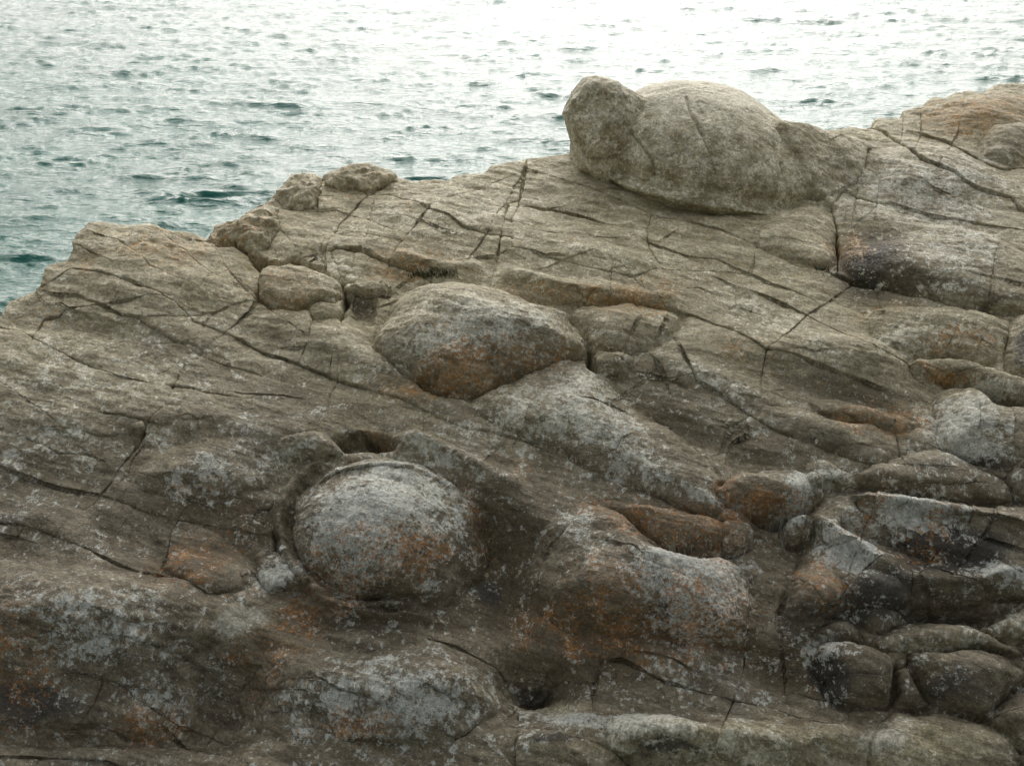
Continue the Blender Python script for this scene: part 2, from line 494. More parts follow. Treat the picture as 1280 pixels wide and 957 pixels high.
# lower left
crack([(-40,650),(0,655),(25,655),(62,666),(104,684),(141,703),(174,716),(203,720),(232,726),(261,742),(299,740)], .0085, .045, .012)
crack([(-40,575),(0,585),(37,597),(83,612),(124,620),(174,639),(224,651),(245,655)], .007, .03, .008)
crack([(236,632),(224,651),(216,668),(199,720)], .0075, .035)
crack([(175,628),(145,668)], .0055, .015, cut=False)
crack([(-40,944),(0,946),(75,948),(137,954),(180,968)], .009, .05, .015)
crack([(200,905),(230,932),(265,945),(300,950)], .010, .05, .02, cut=False)
crack([(367,908),(395,910),(411,915),(428,925),(468,924)], .009, .05, .02, cut=False)
crack([(535,800),(569,807),(596,821),(622,837),(640,860)], .008, .03, .012, cut=False)
crack([(649,885),(646,928),(651,975)], .009, .05)
crack([(596,905),(582,917),(569,925)], .008, .035, cut=False)
crack([(752,827),(743,855),(741,890)], .006, .025, cut=False)
crack([(689,850),(717,850),(741,855)], .006, .02, cut=False)
crack([(752,827),(778,824),(806,838),(830,852),(858,859),(877,865),(917,876),(961,883),(994,895),(1028,903),(1060,906)], .009, .045, .015)
crack([(932,811),(929,838),(917,876),(900,915),(883,952),(870,985)], .008, .04)
crack([(976,797),(981,841),(983,880)], .007, .035)
crack([(700,920),(764,934),(787,949),(800,975)], .010, .06, .03, cut=False)
crack([(1114,880),(1112,908)], .007, .03, cut=False)

# ------------------------------------------------------------------ masses with outlines of their own
# skyline
dome([(346,250),(356,234),(370,222),(390,222),(401,230),(400,248),(392,259),(372,262),(352,257)], .045, 5, 1.1, groove=.004, angular=True, name='skyline_knob_left')
dome([(406,230),(420,220),(448,212),(468,216),(488,222),(497,229),(478,237),(455,243),(425,238)], .05, 5, 1.1, groove=.004, angular=True, name='skyline_knob')
dome([(270,292),(286,282),(302,281),(330,266),(345,265),(350,285),(335,310),(318,316),(297,303),(275,300)], .04, 4, 1.3, groove=.008, angular=True, name='skyline_block')
# the head of the turtle rock, its shell and the shoulder behind
dome([(930,236),(945,200),(985,182),(1040,177),(1105,188),(1095,225),(1050,262),(1015,256),(975,252)], .30, 1.3, .85, center=(968,208), groove=.0, name='shoulder', flat=True)
bulge(890, 255, 90, 10, -.05, 3)
pit([(985,240),(1000,243),(1016,237),(1030,244),(1026,252),(1010,249),(996,252),(986,251)], .10, .4)
dome([(940,300),(955,285),(978,268),(1010,260),(1036,268),(1042,300),(1040,332),(1010,332),(975,318)], .06, 2.6, 1.6, groove=.015, name='wedge_under_shell', qb=1.2)
dome([(1050,262),(1070,252),(1110,262),(1180,282),(1240,300),(1280,320),(1320,350),(1290,388),(1220,383),(1160,370),(1100,355),(1055,338)], .10, 3, 1.6, groove=.015, name='scrub_slab', qb=1.0)
dome([(1226,190),(1232,168),(1252,158),(1285,158),(1300,180),(1280,202),(1245,202)], .08, 2, 1.3, groove=.01, name='grey_knob', qb=1)
# rounded edges of the upper slabs
ridge([(640,345,26,.05),(690,362,26,.07),(740,372,28,.08),(790,375,28,.08),(835,378,20,.05)], sharp=-1)
ridge([(500,320,16,.04),(540,332,18,.04),(590,336,18,.04)], sharp=-1)
# middle dome
dome([(465,424),(480,404),(494,380),(505,366),(540,362),(570,360),(608,364),(642,374),(676,388),(706,398),(726,418),(736,438),(732,452),(709,450),(675,458),(642,472),(618,484),(588,495),(557,496),(537,489),(522,475),(500,459),(472,437)],
     .21, 2.2, 1.45, groove=.05, gw=.018, front=.8, name='middle_dome', center=(600,425), qb=1.3)
pit([(524,474),(537,487),(560,492),(590,492),(594,498),(565,502),(538,497),(522,482)], .10, .5)
dome([(713,396),(730,383),(762,379),(796,382),(836,391),(852,400),(832,424),(790,442),(742,442),(724,424)], .08, 2.2, 1.3, groove=.03, front=.0, name='small_dome', qb=1.2)
dome([(741,446),(759,439),(776,441),(794,450),(785,466),(763,472),(739,461)], .06, 2.2, 1.5, groove=.02, front=.0, name='round_knob', qb=1.3)
pit([(731,428),(738,434),(738,452),(748,464),(740,468),(731,456)], .08, .6)
dome([(588,500),(628,480),(675,460),(702,454),(726,457),(762,470),(778,498),(812,522),(860,552),(898,596),(905,640),(868,640),(800,610),(725,578),(655,548),(605,528)], .10, 2.2, 1.15, center=(730,530), groove=.012, gw=.015, name='pale_mound', qb=1.0)
# block in the fissure
dome([(329,338),(374,331),(394,342),(411,356),(428,368),(424,380),(384,382),(351,384),(328,368),(325,352)], .045, 7, 1.8, groove=.012, front=.3, angular=True, name='fissure_block')
dome([(386,389),(402,383),(432,388),(425,404),(392,398)], .022, 7, 2, groove=.01, angular=True, name='fissure_chip')
dome([(436,364),(446,357),(470,359),(484,361),(491,366),(484,369),(446,367)], .04, 7, 2, groove=.01, angular=True, name='fissure_slab')
pit([(443,374),(468,374),(470,390),(462,408),(440,404)], .05, .5)
# hollow above the front dome and its two lobes
dome([(346,550),(373,542),(404,543),(432,562),(408,575),(374,576),(352,570)], .055, 2.4, 1.5, groove=.02, name='lobe_left', qb=.8)
ridge([(500,558,18,.05),(520,552,20,.09),(560,570,20,.08),(600,588,22,.06),(640,605,24,.03)], sharp=-1)
pit([(419,548),(445,541),(474,541),(499,546),(494,562),(460,566),(436,565)], .15, .35)
# low domes left
dome([(160,600),(190,572),(235,553),(280,546),(330,550),(352,575),(350,600),(325,614),(265,627),(205,622)], .075, 2.0, 1.05, groove=.006, name='left_dome', qb=.9)
dome([(200,664),(245,656),(286,680),(318,708),(310,734),(262,741),(232,726),(204,708)], .075, 2.2, 1.3, groove=.012, name='brown_lobe', qb=.9)
# front dome
ridge([(398,583,14,.05),(372,608,13,.06),(355,640,12,.07),(350,672,12,.07),(356,697,12,.06),(376,718,12,.05),(400,740,10,.06),(428,757,9,.06),(462,764,9,.06),(500,763,9,.05),(545,771,8,.03)], sharp=-1, name='front_dome/rim')
dome([(320,692),(341,692),(366,711),(391,727),(388,734),(341,737),(322,720)], .05, 3, 2, groove=.02, name='collar_lump')
dome([(363,662),(372,626),(398,598),(440,583),(490,578),(540,588),(578,612),(604,652),(612,690),(602,722),(576,744),(545,753),(500,752),(455,746),(415,732),(382,706)],
     .24, 2.1, 1.6, groove=.022, gw=.016, front=.9, name='front_dome', tilt=.12, qb=1.15, qr=.95)
bulge(490,752,75,9,-.05)
ridge([(386,738,9,.05),(408,757,9,.065),(440,770,10,.075),(475,776,10,.08),(510,775,10,.07),(556,783,9,.03)], sharp=-1, name='front_dome/rim')
pit([(405,741),(440,754),(486,760),(530,760),(570,752),(572,760),(530,768),(486,767),(440,763),(408,752)], .06, .9, center=(490,761))
ridge([(388,622,7,.02),(402,604,7,.028),(425,592,7,.03),(460,586,7,.03),(500,586,7,.03),(535,594,7,.025),(560,608,7,.015)], sharp=-1)
for c in ([(398,606),(415,590),(440,581),(480,577),(520,581),(548,592)], [(405,600),(430,588),(470,583),(500,585)], [(392,620),(404,606),(420,597)], [(540,592),(560,602),(575,615)]):
    crack(c, .015, .034, .012, cut=False)
bulge(560,690,40,40,-.02)
for c in ([(372,640),(368,665),(376,695),(392,715)], [(440,748),(480,750),(530,748)]):
    crack(c, .010, .02, cut=False)
pit([(345,655),(351,668),(351,686),(344,692),(341,672)], .08, .6)
# right of it
dome([(655,700),(690,648),(722,628),(760,640),(800,668),(850,694),(900,698),(932,716),(946,760),(950,800),(928,816),(880,806),(830,801),(780,796),(720,790),(672,762)],
     .20, 2.2, 1.2, center=(820,735), groove=.015, gw=.02, name='lichen_mound', qb=.95)
dome([(756,628),(782,628),(830,634),(879,648),(906,653),(903,676),(876,682),(849,687),(815,676),(786,655)], .085, 2.4, 1.6, groove=.012, front=1, name='orange_wedge', qb=.5)
dome([(903,653),(936,656),(943,671),(922,692),(906,687)], .08, 2.4, 1.8, groove=.03, name='wedge_tip', qb=1.2)
pit([(800,672),(849,687),(866,685),(903,680),(928,694),(900,700),(865,698),(840,698)], .07, .8, center=(866,690))
dome([(897,614),(911,604),(949,598),(978,590),(1005,593),(1028,612),(1025,628),(1004,642),(974,648),(943,648),(921,636),(899,622)], .13, 2.3, 1.8, groove=.035, front=1, name='orange_nose', qb=1.3)
pit([(935,648),(974,651),(998,645),(996,658),(970,664),(942,658)], .09, .7)
dome([(976,665),(987,654),(1003,650),(1012,658),(1009,678),(996,683),(981,678)], .11, 2.2, 2, groove=.04, name='round_stone')
# cracked mass on the right
dome([(1010,640),(1024,626),(1046,620),(1082,619),(1131,622),(1168,627),(1212,633),(1280,637),(1340,645),(1340,748),(1282,752),(1240,756),(1215,778),(1180,775),(1140,772),(1100,770),(1062,764),(1010,780),(978,772),(980,740),(994,705),(1004,680)],
     .14, 3, 1.3, center=(1150,700), groove=.02, name='cracked_mass')
ridge([(1020,655,22,.06),(1060,680,24,.09),(1105,710,26,.08),(1135,735,24,.04)], sharp=-1)
ridge([(1070,626,12,.06),(1130,634,14,.07),(1200,645,16,.07),(1290,660,18,.06)], sharp=-1)
ridge([(1150,725,20,.06),(1200,735,20,.06),(1250,725,22,.05)], sharp=-1)
ridge([(1060,655,14,-.05),(1110,675,16,-.06),(1160,695,18,-.06),(1230,700,20,-.05)], sharp=-1)
dome([(974,774),(985,742),(1002,710),(1030,706),(1054,732),(1060,756),(1040,776),(1012,787)], .06, 2.2, 1.3, groove=.02, name='lobe_a', qb=.9)
dome([(1064,762),(1062,735),(1080,716),(1110,718),(1134,738),(1140,770),(1110,792),(1085,786)], .10, 2.2, 1.4, groove=.02, name='lobe_b', qb=.9)
for c in ([(1131,620),(1132,679),(1131,776)], [(1046,616),(1074,635),(1099,654),(1131,685),(1162,707),(1209,723),(1240,742)],
          [(1055,764),(1037,757),(1060,735),(1080,713),(1121,692),(1131,685)], [(990,726),(1030,751),(1055,764)], [(1015,682),(1055,676),(1106,685)],
          [(1212,632),(1212,654),(1206,651),(1168,660),(1137,679)], [(1243,635),(1234,663),(1197,710)], [(1150,640),(1200,668),(1280,690)],
          [(1010,690),(999,700),(986,735),(971,776)], [(1085,650),(1075,680)], [(1160,745),(1150,715),(1165,700)]):
    crack(c, .0085, .035)
dome([(1006,582),(1030,576),(1052,590),(1082,602),(1072,613),(1035,613),(1014,606)], .06, 3, 1.8, groove=.02, name='dark_wedge', qb=1.2)
dome([(1062,594),(1100,580),(1172,564),(1230,588),(1263,615),(1262,629),(1210,632),(1130,619),(1088,613)], .08, 2.6, 1.6, groove=.025, name='flat_slab', qb=1.1)
dome([(1262,600),(1275,588),(1310,585),(1310,625),(1270,626)], .11, 2.4, 1.9, groove=.04, name='edge_lobe')
pit([(1243,590),(1262,598),(1264,612),(1254,608)], .08, .6)
# ribs at the right edge
dome([(1082,392),(1130,386),(1190,391),(1240,397),(1262,405),(1262,432),(1236,458),(1190,452),(1130,441),(1095,420)], 0.085, 2.4, 1.14, groove=0.010, name='orange_rib', qb=1.2)
dome([(1266,402),(1300,398),(1340,430),(1330,470),(1290,472),(1256,460)], 0.068, 2.6, 1.50, groove=0.016, name='edge_block')
ridge([(1152,463,14,.04),(1185,466,16,.08),(1215,472,16,.09),(1250,484,18,.08),(1300,500,20,.07)], sharp=2, groove=.015, name='speckled_finger')
pit([(1176,480),(1200,484),(1225,482),(1262,496),(1300,515),(1270,512),(1230,497),(1195,493),(1178,488)], .09, .6, center=(1222,488))
dome([(1170,500),(1196,490),(1240,506),(1290,517),(1330,540),(1310,590),(1260,590),(1225,578),(1195,564),(1174,552)], 0.128, 2.3, 1.32, groove=0.020, name='white_rib', qb=1.2)
dome([(1010,503),(1040,498),(1090,507),(1130,521),(1150,533),(1120,539),(1085,531),(1040,525)], 0.051, 2.2, 1.23, groove=0.010, name='brown_rib', qb=.9)
dome([(945,514),(990,511),(1050,527),(1110,541),(1125,573),(1080,577),(1020,560),(970,540)], 0.051, 2.2, 1.10, groove=0.008, name='dark_mound', qb=.9)
# lower right boulders
dome([(1014,793),(1038,781),(1065,782),(1078,795),(1072,806),(1038,800)], 0.058, 2.2, 1.70, groove=0.036, gw=.012, name='small_dark_stone')
dome([(1086,810),(1118,791),(1152,779),(1172,778),(1203,790),(1240,799),(1273,815),(1284,830),(1246,819),(1186,815),(1132,819)], 0.086, 2.4, 1.36, groove=0.032, gw=.012, front=0, name='upper_right_boulder', center=(1180,800))
dome([(1132,822),(1186,818),(1246,820),(1275,838),(1284,852),(1253,876),(1226,900),(1206,895),(1172,883),(1152,862),(1139,843)], 0.122, 2.4, 1.36, groove=0.032, gw=.012, name='lower_right_boulder', qb=1.3)
dome([(1001,815),(1025,804),(1045,801),(1066,808),(1099,820),(1113,830),(1116,851),(1114,880),(1085,885),(1051,881),(1035,868),(1025,843),(1005,826)], 0.130, 2.4, 1.27, groove=0.032, gw=.012, name='white_tipped_boulder', qb=1.4)
dome([(1117,832),(1139,850),(1163,883),(1139,886),(1117,880)], 0.065, 2.6, 1.53, groove=0.018, gw=.012, name='boulder_slice')
dome([(1108,820),(1122,817),(1130,826),(1127,835),(1113,828)], 0.029, 3, 1.70, groove=0.018, gw=.012, name='stone_chip')
dome([(1224,790),(1240,775),(1264,769),(1300,768),(1310,804),(1262,803)], 0.086, 2.5, 1.53, groove=0.032, gw=.012, name='edge_boulder')
dome([(1230,901),(1250,880),(1290,866),(1330,880),(1330,935),(1285,940),(1258,922)], 0.079, 2.6, 1.53, groove=0.027, gw=.012, name='edge_boulder_low')
crack([(1238,900),(1252,893),(1260,888),(1280,884)], .008, .04, cut=False)
dome([(1112,895),(1169,890),(1213,900),(1253,917),(1275,938),(1266,975),(1180,1000),(1100,985),(1090,930)], 0.094, 2.4, 1.27, groove=0.027, gw=.012, front=0, name='smooth_boulder')
dome([(1272,946),(1279,936),(1292,938),(1292,956),(1278,958)], 0.043, 2.4, 1.70, groove=0.018, gw=.012, name='pink_stone')
dome([(1254,957),(1264,952),(1275,957),(1278,968),(1258,970)], 0.029, 2.4, 1.70, groove=0.018, gw=.012, name='pale_stone')
# bottom masses
dome([(320,824),(384,809),(451,818),(535,804),(596,835),(634,873),(645,888),(602,901),(569,923),(488,938),(428,921),(405,901),(340,880)], .10, 2.1, 1.1, groove=.01, name='grey_mound', qb=.9)
bulge(668,862,34,16,-.07,-8)
pit([(640,876),(650,866),(668,868),(690,857),(699,868),(688,876),(668,880)], .07, .8)
dome([(755,905),(787,892),(834,893),(876,904),(898,918),(885,950),(830,968),(775,950)], .09, 2.3, 1.3, groove=.015, name='bottom_mound', qb=1.0)
dome([(650,925),(700,915),(755,935),(785,960),(760,990),(660,990)], .05, 3, 1.7, groove=.02, name='bottom_block')
dome([(163,542),(168,534),(178,533),(181,541),(172,546)], .035, 3, 2, groove=.005, name='chip_in_crack')

# ------------------------------------------------------------------ faint joints along and across the grain
join_cracks()
FOL = R(-17)
for k in range(150):
    px, py = rng.uniform(-20, 1300), rng.uniform(240, 950)
    c = np.array(uv(px, py))
    if np.interp(c[0], SK[:, 0], SK[:, 1]) - c[1] < 0.1: continue
    if L[min(np.searchsorted(SR, c[1]), NR-1), min(np.searchsorted(AC, c[0]/WROW[min(np.searchsorted(SR, c[1]), NR-1)]), NC-1)] in (LABELS['front_dome'], LABELS['middle_dome']) or k % 3 == 0: continue
    ang = FOL + rng.normal()*0.16 if rng.random() < 0.62 else R(62) + rng.normal()*0.3
    ln = rng.uniform(0.12, 0.55)
    n = 5
    t = np.linspace(-.5, .5, n)
    P = c + np.outer(t*ln, [math.cos(ang), math.sin(ang)]) + rng.normal(size=(n, 2))*0.012
    w = window(P[:, 0].min()-.05, P[:, 0].max()+.05, P[:, 1].min()-.05, P[:, 1].max()+.05)
    if w is None: continue
    d, side, par, tot = line_dist(w, P); pull(w, d)
    e = np.clip(np.minimum(par, tot-par)/0.1, 0, 1)
    dep = rng.uniform(.006, .016)
    H[w] -= dep*e*np.exp(-(d/.0055)**2)*(1+.5*perlin(X[w]*14, S[w]*14, k*.37))
    H[w] += rng.uniform(-.004, .004)*side*e*np.exp(-d/.05)
# ------------------------------------------------------------------ grain of the rock
cf, sf = math.cos(FOL), math.sin(FOL)
ALONG = X*cf + S*sf
ACROSS = -X*sf + S*cf
H += 0.035*fbm(ALONG*1.3, ACROSS*2.6, 2.0, 3)
H += 0.021*fbm(ALONG*3.2, ACROSS*8, H*9+0.5, 5, .55)
lay = fbm(ALONG*1.6, ACROSS*16 + H*10, H*4, 4, .6, ridged=True)
H += 0.009*lay*(0.35+0.65*sstep(-.1, .3, fbm(X*1.1, S*1.1, 7.7, 2)))
PULL_R = .042
tq = np.clip(NEAR/PULL_R, 0, 1)
amt = .78*(1-tq)*(NEAR < PULL_R)
XP = X - NVX*amt; SP = S - NVS*amt
YB, ZB, NY, NZ = base(SP)
def points():
    return np.stack([XP, YB + H*NY, ZB + H*NZ], -1)
def normals(P):
    a = np.gradient(P, axis=0); b = np.gradient(P, axis=1)
    n = np.cross(b, a); n /= np.linalg.norm(n, axis=-1, keepdims=True)+1e-12
    return n
P = points()
N = normals(P)
rough = np.where(DD > -0.25, 1.5, 1.0)
d3 = (0.03*fbm(P[..., 0]*2.3, P[..., 1]*2.3, P[..., 2]*2.3, 2) + 0.014*fbm(P[..., 0]*6, P[..., 1]*6, P[..., 2]*6, 3)*rough
      + 0.0045*fbm(P[..., 0]*28, P[..., 1]*28, P[..., 2]*28, 3, .6)*rough)
head = np.isin(L, [LABELS.get('head_boulder', -1), LABELS.get('skyline_knob', -1), LABELS.get('skyline_knob_left', -1), LABELS.get('skyline_block', -1)])
d3 += np.where(head, 0.035*fbm(P[..., 0]*9, P[..., 1]*9, P[..., 2]*9, 3, ridged=True)-.01, 0)
P = P + N*d3[..., None]
N = normals(P)

# ------------------------------------------------------------------ free-standing boulders of the turtle-like pile, modelled in the round
def world_at(px, py, y):
    """the point of a sight line that lies y metres out"""
    dyc = (478.5-py)/FPX
    dy = cp + dyc*sp_; dz = -sp_ + dyc*cp
    return np.array([y/dy*(px-640)/FPX, y, y/dy*dz])
def ground_y(px, py):
    x, s = uv(px, py, flat=True)
    return float(np.interp(s, T_S, T_Y))
def project(V):
    zc = V[..., 1]*cp - V[..., 2]*sp_; yc = V[..., 1]*sp_ + V[..., 2]*cp
    return 640+FPX*V[..., 0]/zc, 478.5-FPX*yc/zc
def round_boulder(center, radii, expo=2.0, shape=None, nu=260, nv=150, noise_=(.03, 3, .012, 12), lines=(), seed=0.0, tilt=0.0):
    th = np.linspace(0, 2*math.pi, nu+1)[None, :]; ph = np.linspace(-math.pi/2, math.pi/2, nv)[:, None]
    D = np.stack([np.cos(ph)*np.cos(th), np.cos(ph)*np.sin(th), np.sin(ph)*np.ones_like(th)], -1)
    r = (np.abs(D)**expo).sum(-1)**(-1/expo)
    V = D*r[..., None]
    if shape: V = shape(V, D)
    V = V*np.array(radii)
    if tilt:
        ct, st = math.cos(tilt), math.sin(tilt)
        V = np.stack([V[..., 0]*ct+V[..., 2]*st, V[..., 1], -V[..., 0]*st+V[..., 2]*ct], -1)
    V = V + center
    def nrm(V):
        a = np.gradient(V, axis=0); b = np.gradient(V, axis=1); b[:, 0] = b[:, -1] = V[:, 1]-V[:, -2]
        n = np.cross(b, a); n /= np.linalg.norm(n, axis=-1, keepdims=True)+1e-12
        n[:, 0] = n[:, -1]
        n[0] = (0, 0, -1); n[-1] = (0, 0, 1)
        return n
    n = nrm(V)
    a1, f1, a2, f2 = noise_
    d = a1*fbm(V[..., 0]*f1+seed, V[..., 1]*f1, V[..., 2]*f1, 3) + a2*fbm(V[..., 0]*f2+seed, V[..., 1]*f2, V[..., 2]*f2, 3, .6)
    d += 0.004*fbm(V[..., 0]*30, V[..., 1]*30, V[..., 2]*30, 2)
    facing = (n*(V/np.linalg.norm(V, axis=-1, keepdims=True))).sum(-1) < .15
    px, py = project(V)
    for ln, wd, dep in lines:
        best = np.full(px.shape, 1e9)
        for (x0, y0), (x1, y1) in zip(ln[:-1], ln[1:]):
            l2 = (x1-x0)**2+(y1-y0)**2
            t_ = np.clip(((px-x0)*(x1-x0)+(py-y0)*(y1-y0))/l2, 0, 1)
            best = np.minimum(best, np.hypot(px-x0-t_*(x1-x0), py-y0-t_*(y1-y0)))
        d -= dep*np.exp(-(best/wd)**2)*facing
    d[:, -1] = d[:, 0]; d[0] = d[0].mean(); d[-1] = d[-1].mean()
    V = V + n*d[..., None]
    V[:, -1] = V[:, 0]
    return V, nrm(V)
def shell_shape(V, D):
    V = V.copy()
    x = V[..., 0]; z = V[..., 2]
    top = np.clip(z, 0, None)
    V[..., 2] = np.where(z > 0, top*(1.06 - .12*x - .60*sstep(.0, 1.05, x)), z*.84)
    V[..., 1] += .42*V[..., 2]
    lip = 1 + .085*np.exp(-((D[..., 2]+.50)/.09)**2) - .05*np.exp(-((D[..., 2]+.30)/.14)**2)
    V[..., 0] *= lip; V[..., 1] *= lip
    V[..., 0] *= 1 + .26*sstep(.1, 1.0, x)
    return V
gy = ground_y(905, 262)
SHELL = round_boulder(world_at(900, 200, gy+.52), (.74, .52, .40), 2.15, shell_shape, 420, 230, (.03, 2.2, .010, 8), tilt=R(9),
    lines=[([(858,122),(863,141),(878,171),(890,198),(895,218)], 1.2, .018), ([(784,161),(801,181),(815,201),(818,220)], 1.4, .022),
           ([(976,204),(984,231)], 1.2, .016), ([(800,120),(860,108),(905,114)], 2.0, .006)])
hy = ground_y(750, 236)
def head_shape(V, D):
    V = V.copy(); z = V[..., 2]
    V[..., 0] *= 1 + .08*z; V[..., 2] = z - .02*V[..., 0]; V[..., 1] += .3*z
    for c, a, w in (((.1, -.8, .62), .16, .35), ((-.35, -.85, -.35), .16, .4), ((.6, -.5, .7), .10, .3), ((.55, -.8, -.2), .10, .3), ((-.8, -.5, .4), .07, .35)):
        q = np.exp(-((D-np.array(c)/np.linalg.norm(c))**2).sum(-1)/w**2)
        V *= (1 + a*q)[..., None]
    rr_ = np.random.default_rng(23)
    for k_ in range(26):
        n_ = rr_.normal(size=3); n_ /= np.linalg.norm(n_)
        dd_ = (V*n_).sum(-1); lim = rr_.uniform(.78, 1.02)
        V = V*np.where(dd_ > lim, lim/np.maximum(dd_, 1e-6)*.8+.2, 1)[..., None]
    return V*1.02
HEAD = round_boulder(world_at(759, 173, hy+.28), (.27, .28, .35), 2.8, head_shape, 300, 200, (.07, 3.2, .022, 9), seed=4.0)
fy = ground_y(790, 225)
FLAKE = round_boulder(world_at(784, 193, fy+.02), (.045, .10, .17), 2.6, None, 90, 70, (.02, 9, .008, 25), seed=9.0, tilt=R(-24))
ROUND = {'head': HEAD, 'shell': SHELL, 'flake': FLAKE}
# ------------------------------------------------------------------ colour of the surface: where lichens, stains, bare rock and painted shade are
def blobmask(items, base_value=0.0):
    M = np.full(X.shape, float(base_value))
    for it in items:
        cx, cy, rx, ry, v = it[:5]; rot = it[5] if len(it) > 5 else 0
        c = np.array(uv(cx, cy)); ca, sa = math.cos(R(rot)), math.sin(R(rot))
        a = np.array(uv(cx+rx*ca, cy+rx*sa)) - c; b = np.array(uv(cx+ry*sa, cy-ry*ca)) - c
        try: Mi = np.linalg.inv(np.array([a, b]).T)
        except np.linalg.LinAlgError: continue
        ext = 2.2*(np.abs(a)+np.abs(b))
        w = window(c[0]-ext[0], c[0]+ext[0], c[1]-ext[1], c[1]+ext[1])
        if w is None: continue
        dx = X[w]+2.5*WX[w]-c[0]; dy = S[w]+2.5*WS[w]-c[1]
        p = Mi[0, 0]*dx+Mi[0, 1]*dy; q = Mi[1, 0]*dx+Mi[1, 1]*dy
        M[w] += v*np.exp(-(p*p+q*q)**1.3)
    return M
pale = blobmask([(480,620,95,50,.8),(440,660,50,40,.4),(590,400,110,35,.6),(690,500,90,40,.6),(780,560,80,30,.5,35),(270,585,60,25,.6),(345,715,30,18,.9),
 (1000,605,20,18,1.0),(1000,655,14,8,.6),(1065,680,40,22,1.,30),(1150,630,70,9,.8,4),(1260,710,40,12,.7),(1210,530,50,35,.9,20),(1235,478,35,10,.8,15),
 (1170,420,80,25,.5),(960,400,80,25,.45,20),(900,480,60,15,.6,35),(860,705,70,16,.9,18),(720,655,40,20,.5,35),(880,740,60,50,.45),(900,630,50,10,.8,30),
 (1050,590,20,8,.6),(100,780,110,50,.45),(200,880,50,40,.5),(480,870,120,45,.65),(720,900,80,14,.8),(820,903,50,10,.8),(930,930,80,25,.4),
 (1042,806,16,9,1.1),(1008,818,10,8,.7),(120,480,130,60,.25),(870,130,60,14,.6),(560,260,120,30,.3),(740,320,120,30,.25),(1150,230,110,40,.5),(380,560,30,12,.5),
 (525,552,22,8,.6),(560,572,30,10,.4,25),(1180,800,60,14,.35),(1270,775,20,9,.6),(170,300,60,12,.35),(410,340,40,20,.4),(1200,310,60,30,.4),(60,560,60,40,.2)], .24)
orange = blobmask([(450,690,102,51,0.66),(520,690,36,29,0.7),(590,640,17,72,0.44,-15),(600,450,130,32,0.66),(540,400,44,17,0.35),(560,465,58,26,0.44),(700,365,87,17,0.7,8),
 (800,365,58,20,0.7),(500,315,51,22,0.53),(545,325,58,14,0.26),(360,360,51,26,0.53),(175,305,44,22,0.44),(225,305,36,17,0.35),(110,330,17,20,0.44),(300,290,58,22,0.35),
 (1190,140,58,17,0.62),(1250,130,58,17,0.62),(810,650,87,26,.6,15),(880,665,44,20,.5),(950,632,65,20,1.06),(915,608,29,14,0.44),(870,770,87,58,0.53),(760,740,102,58,0.44),
 (900,720,44,22,0.35),(1100,520,65,14,0.79,12),(1180,468,41,13,1.06),(1200,425,58,20,0.62,5),(1180,640,29,14,0.53),(1090,635,20,26,0.53,40),(1030,720,44,29,0.53),(1140,700,44,29,0.44),
 (15,830,58,87,0.53),(180,900,51,22,0.79),(450,905,58,20,0.79),(330,830,58,58,0.35),(370,790,44,29,0.35),(240,700,72,36,0.53),(390,760,44,22,0.35),(700,790,87,36,0.31),
 (445,220,51,17,0.35),(1110,385,58,14,0.35),(930,445,58,29,0.31,20),(470,545,36,9,0.53),(260,605,44,17,0.35),(660,590,87,29,0.22,25),(1060,310,44,29,0.44)], .22)
brown = blobmask([(620,720,60,90,.8,-10),(320,650,50,30,.7),(270,640,80,12,.6),(680,640,50,40,.4),(830,500,40,60,.5,-40),(1060,490,90,20,.5,12),(1000,840,90,40,.9),
 (760,830,90,30,.6),(455,555,40,10,.9),(450,390,25,25,.8),(600,520,60,10,.5,20),(1092,318,52,30,1.3),(1150,352,60,12,.8,8),(930,390,70,30,.35),(480,780,130,25,.5),(250,700,60,30,.5),
 (1160,600,80,20,.6),(960,560,90,20,.4,20),(1140,850,40,30,.5),(1240,380,60,8,.6),(100,620,140,30,.35,8),(720,770,60,40,.5),(1150,710,120,50,.5),(300,490,120,25,.3,10),(400,500,100,20,.3,15)], .03)
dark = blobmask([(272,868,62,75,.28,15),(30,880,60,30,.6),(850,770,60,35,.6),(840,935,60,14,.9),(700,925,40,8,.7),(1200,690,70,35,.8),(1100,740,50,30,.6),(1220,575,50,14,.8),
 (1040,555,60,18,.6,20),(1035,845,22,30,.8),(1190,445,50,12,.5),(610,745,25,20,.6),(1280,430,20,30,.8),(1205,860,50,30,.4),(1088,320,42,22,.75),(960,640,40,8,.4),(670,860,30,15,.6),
 (1255,182,22,8,.35),(430,780,110,20,.3),(420,925,50,10,.5),(1000,760,40,30,.4)], .0)  # black lichen patches, and shade painted into hollows and undercuts
white = blobmask([(300,778,34,17,1.4,-15),(1100,925,40,16,.9),(335,684,22,5,.4),(700,888,60,6,.4),(1170,900,50,14,.3),(860,118,35,6,.4)], 0)
dark += .16*(1-sstep(.7, 2.0, S + .4*fbm(X*.9, S*.9, 6.1, 3))) + blobmask([(1150,690,130,60,.25),(1060,850,120,50,.2),(60,870,120,60,.2)]) - .25*np.clip(white, 0, 1) - .5*blobmask([(960,935,260,30,.6),(1180,925,90,30,.5),(690,885,80,14,.6)])  # lower slope darkened in the colour, standing in for dimmer light
tan_ = np.clip(sstep(1.0, 3.0, S + 0.35*fbm(X*1.2, S*1.2, 3.3, 3)) + blobmask([(960,935,260,30,.75),(1180,925,90,30,.5),(690,885,80,14,.6),(305,775,40,18,.5),(1180,805,80,18,.4),(1275,780,25,15,.5),(1170,240,130,50,-.55,10),(1200,330,100,40,-.5,8),(1255,180,50,20,-.5),(200,400,160,60,-.2,12),(600,420,100,40,-.35)]), 0, 1)

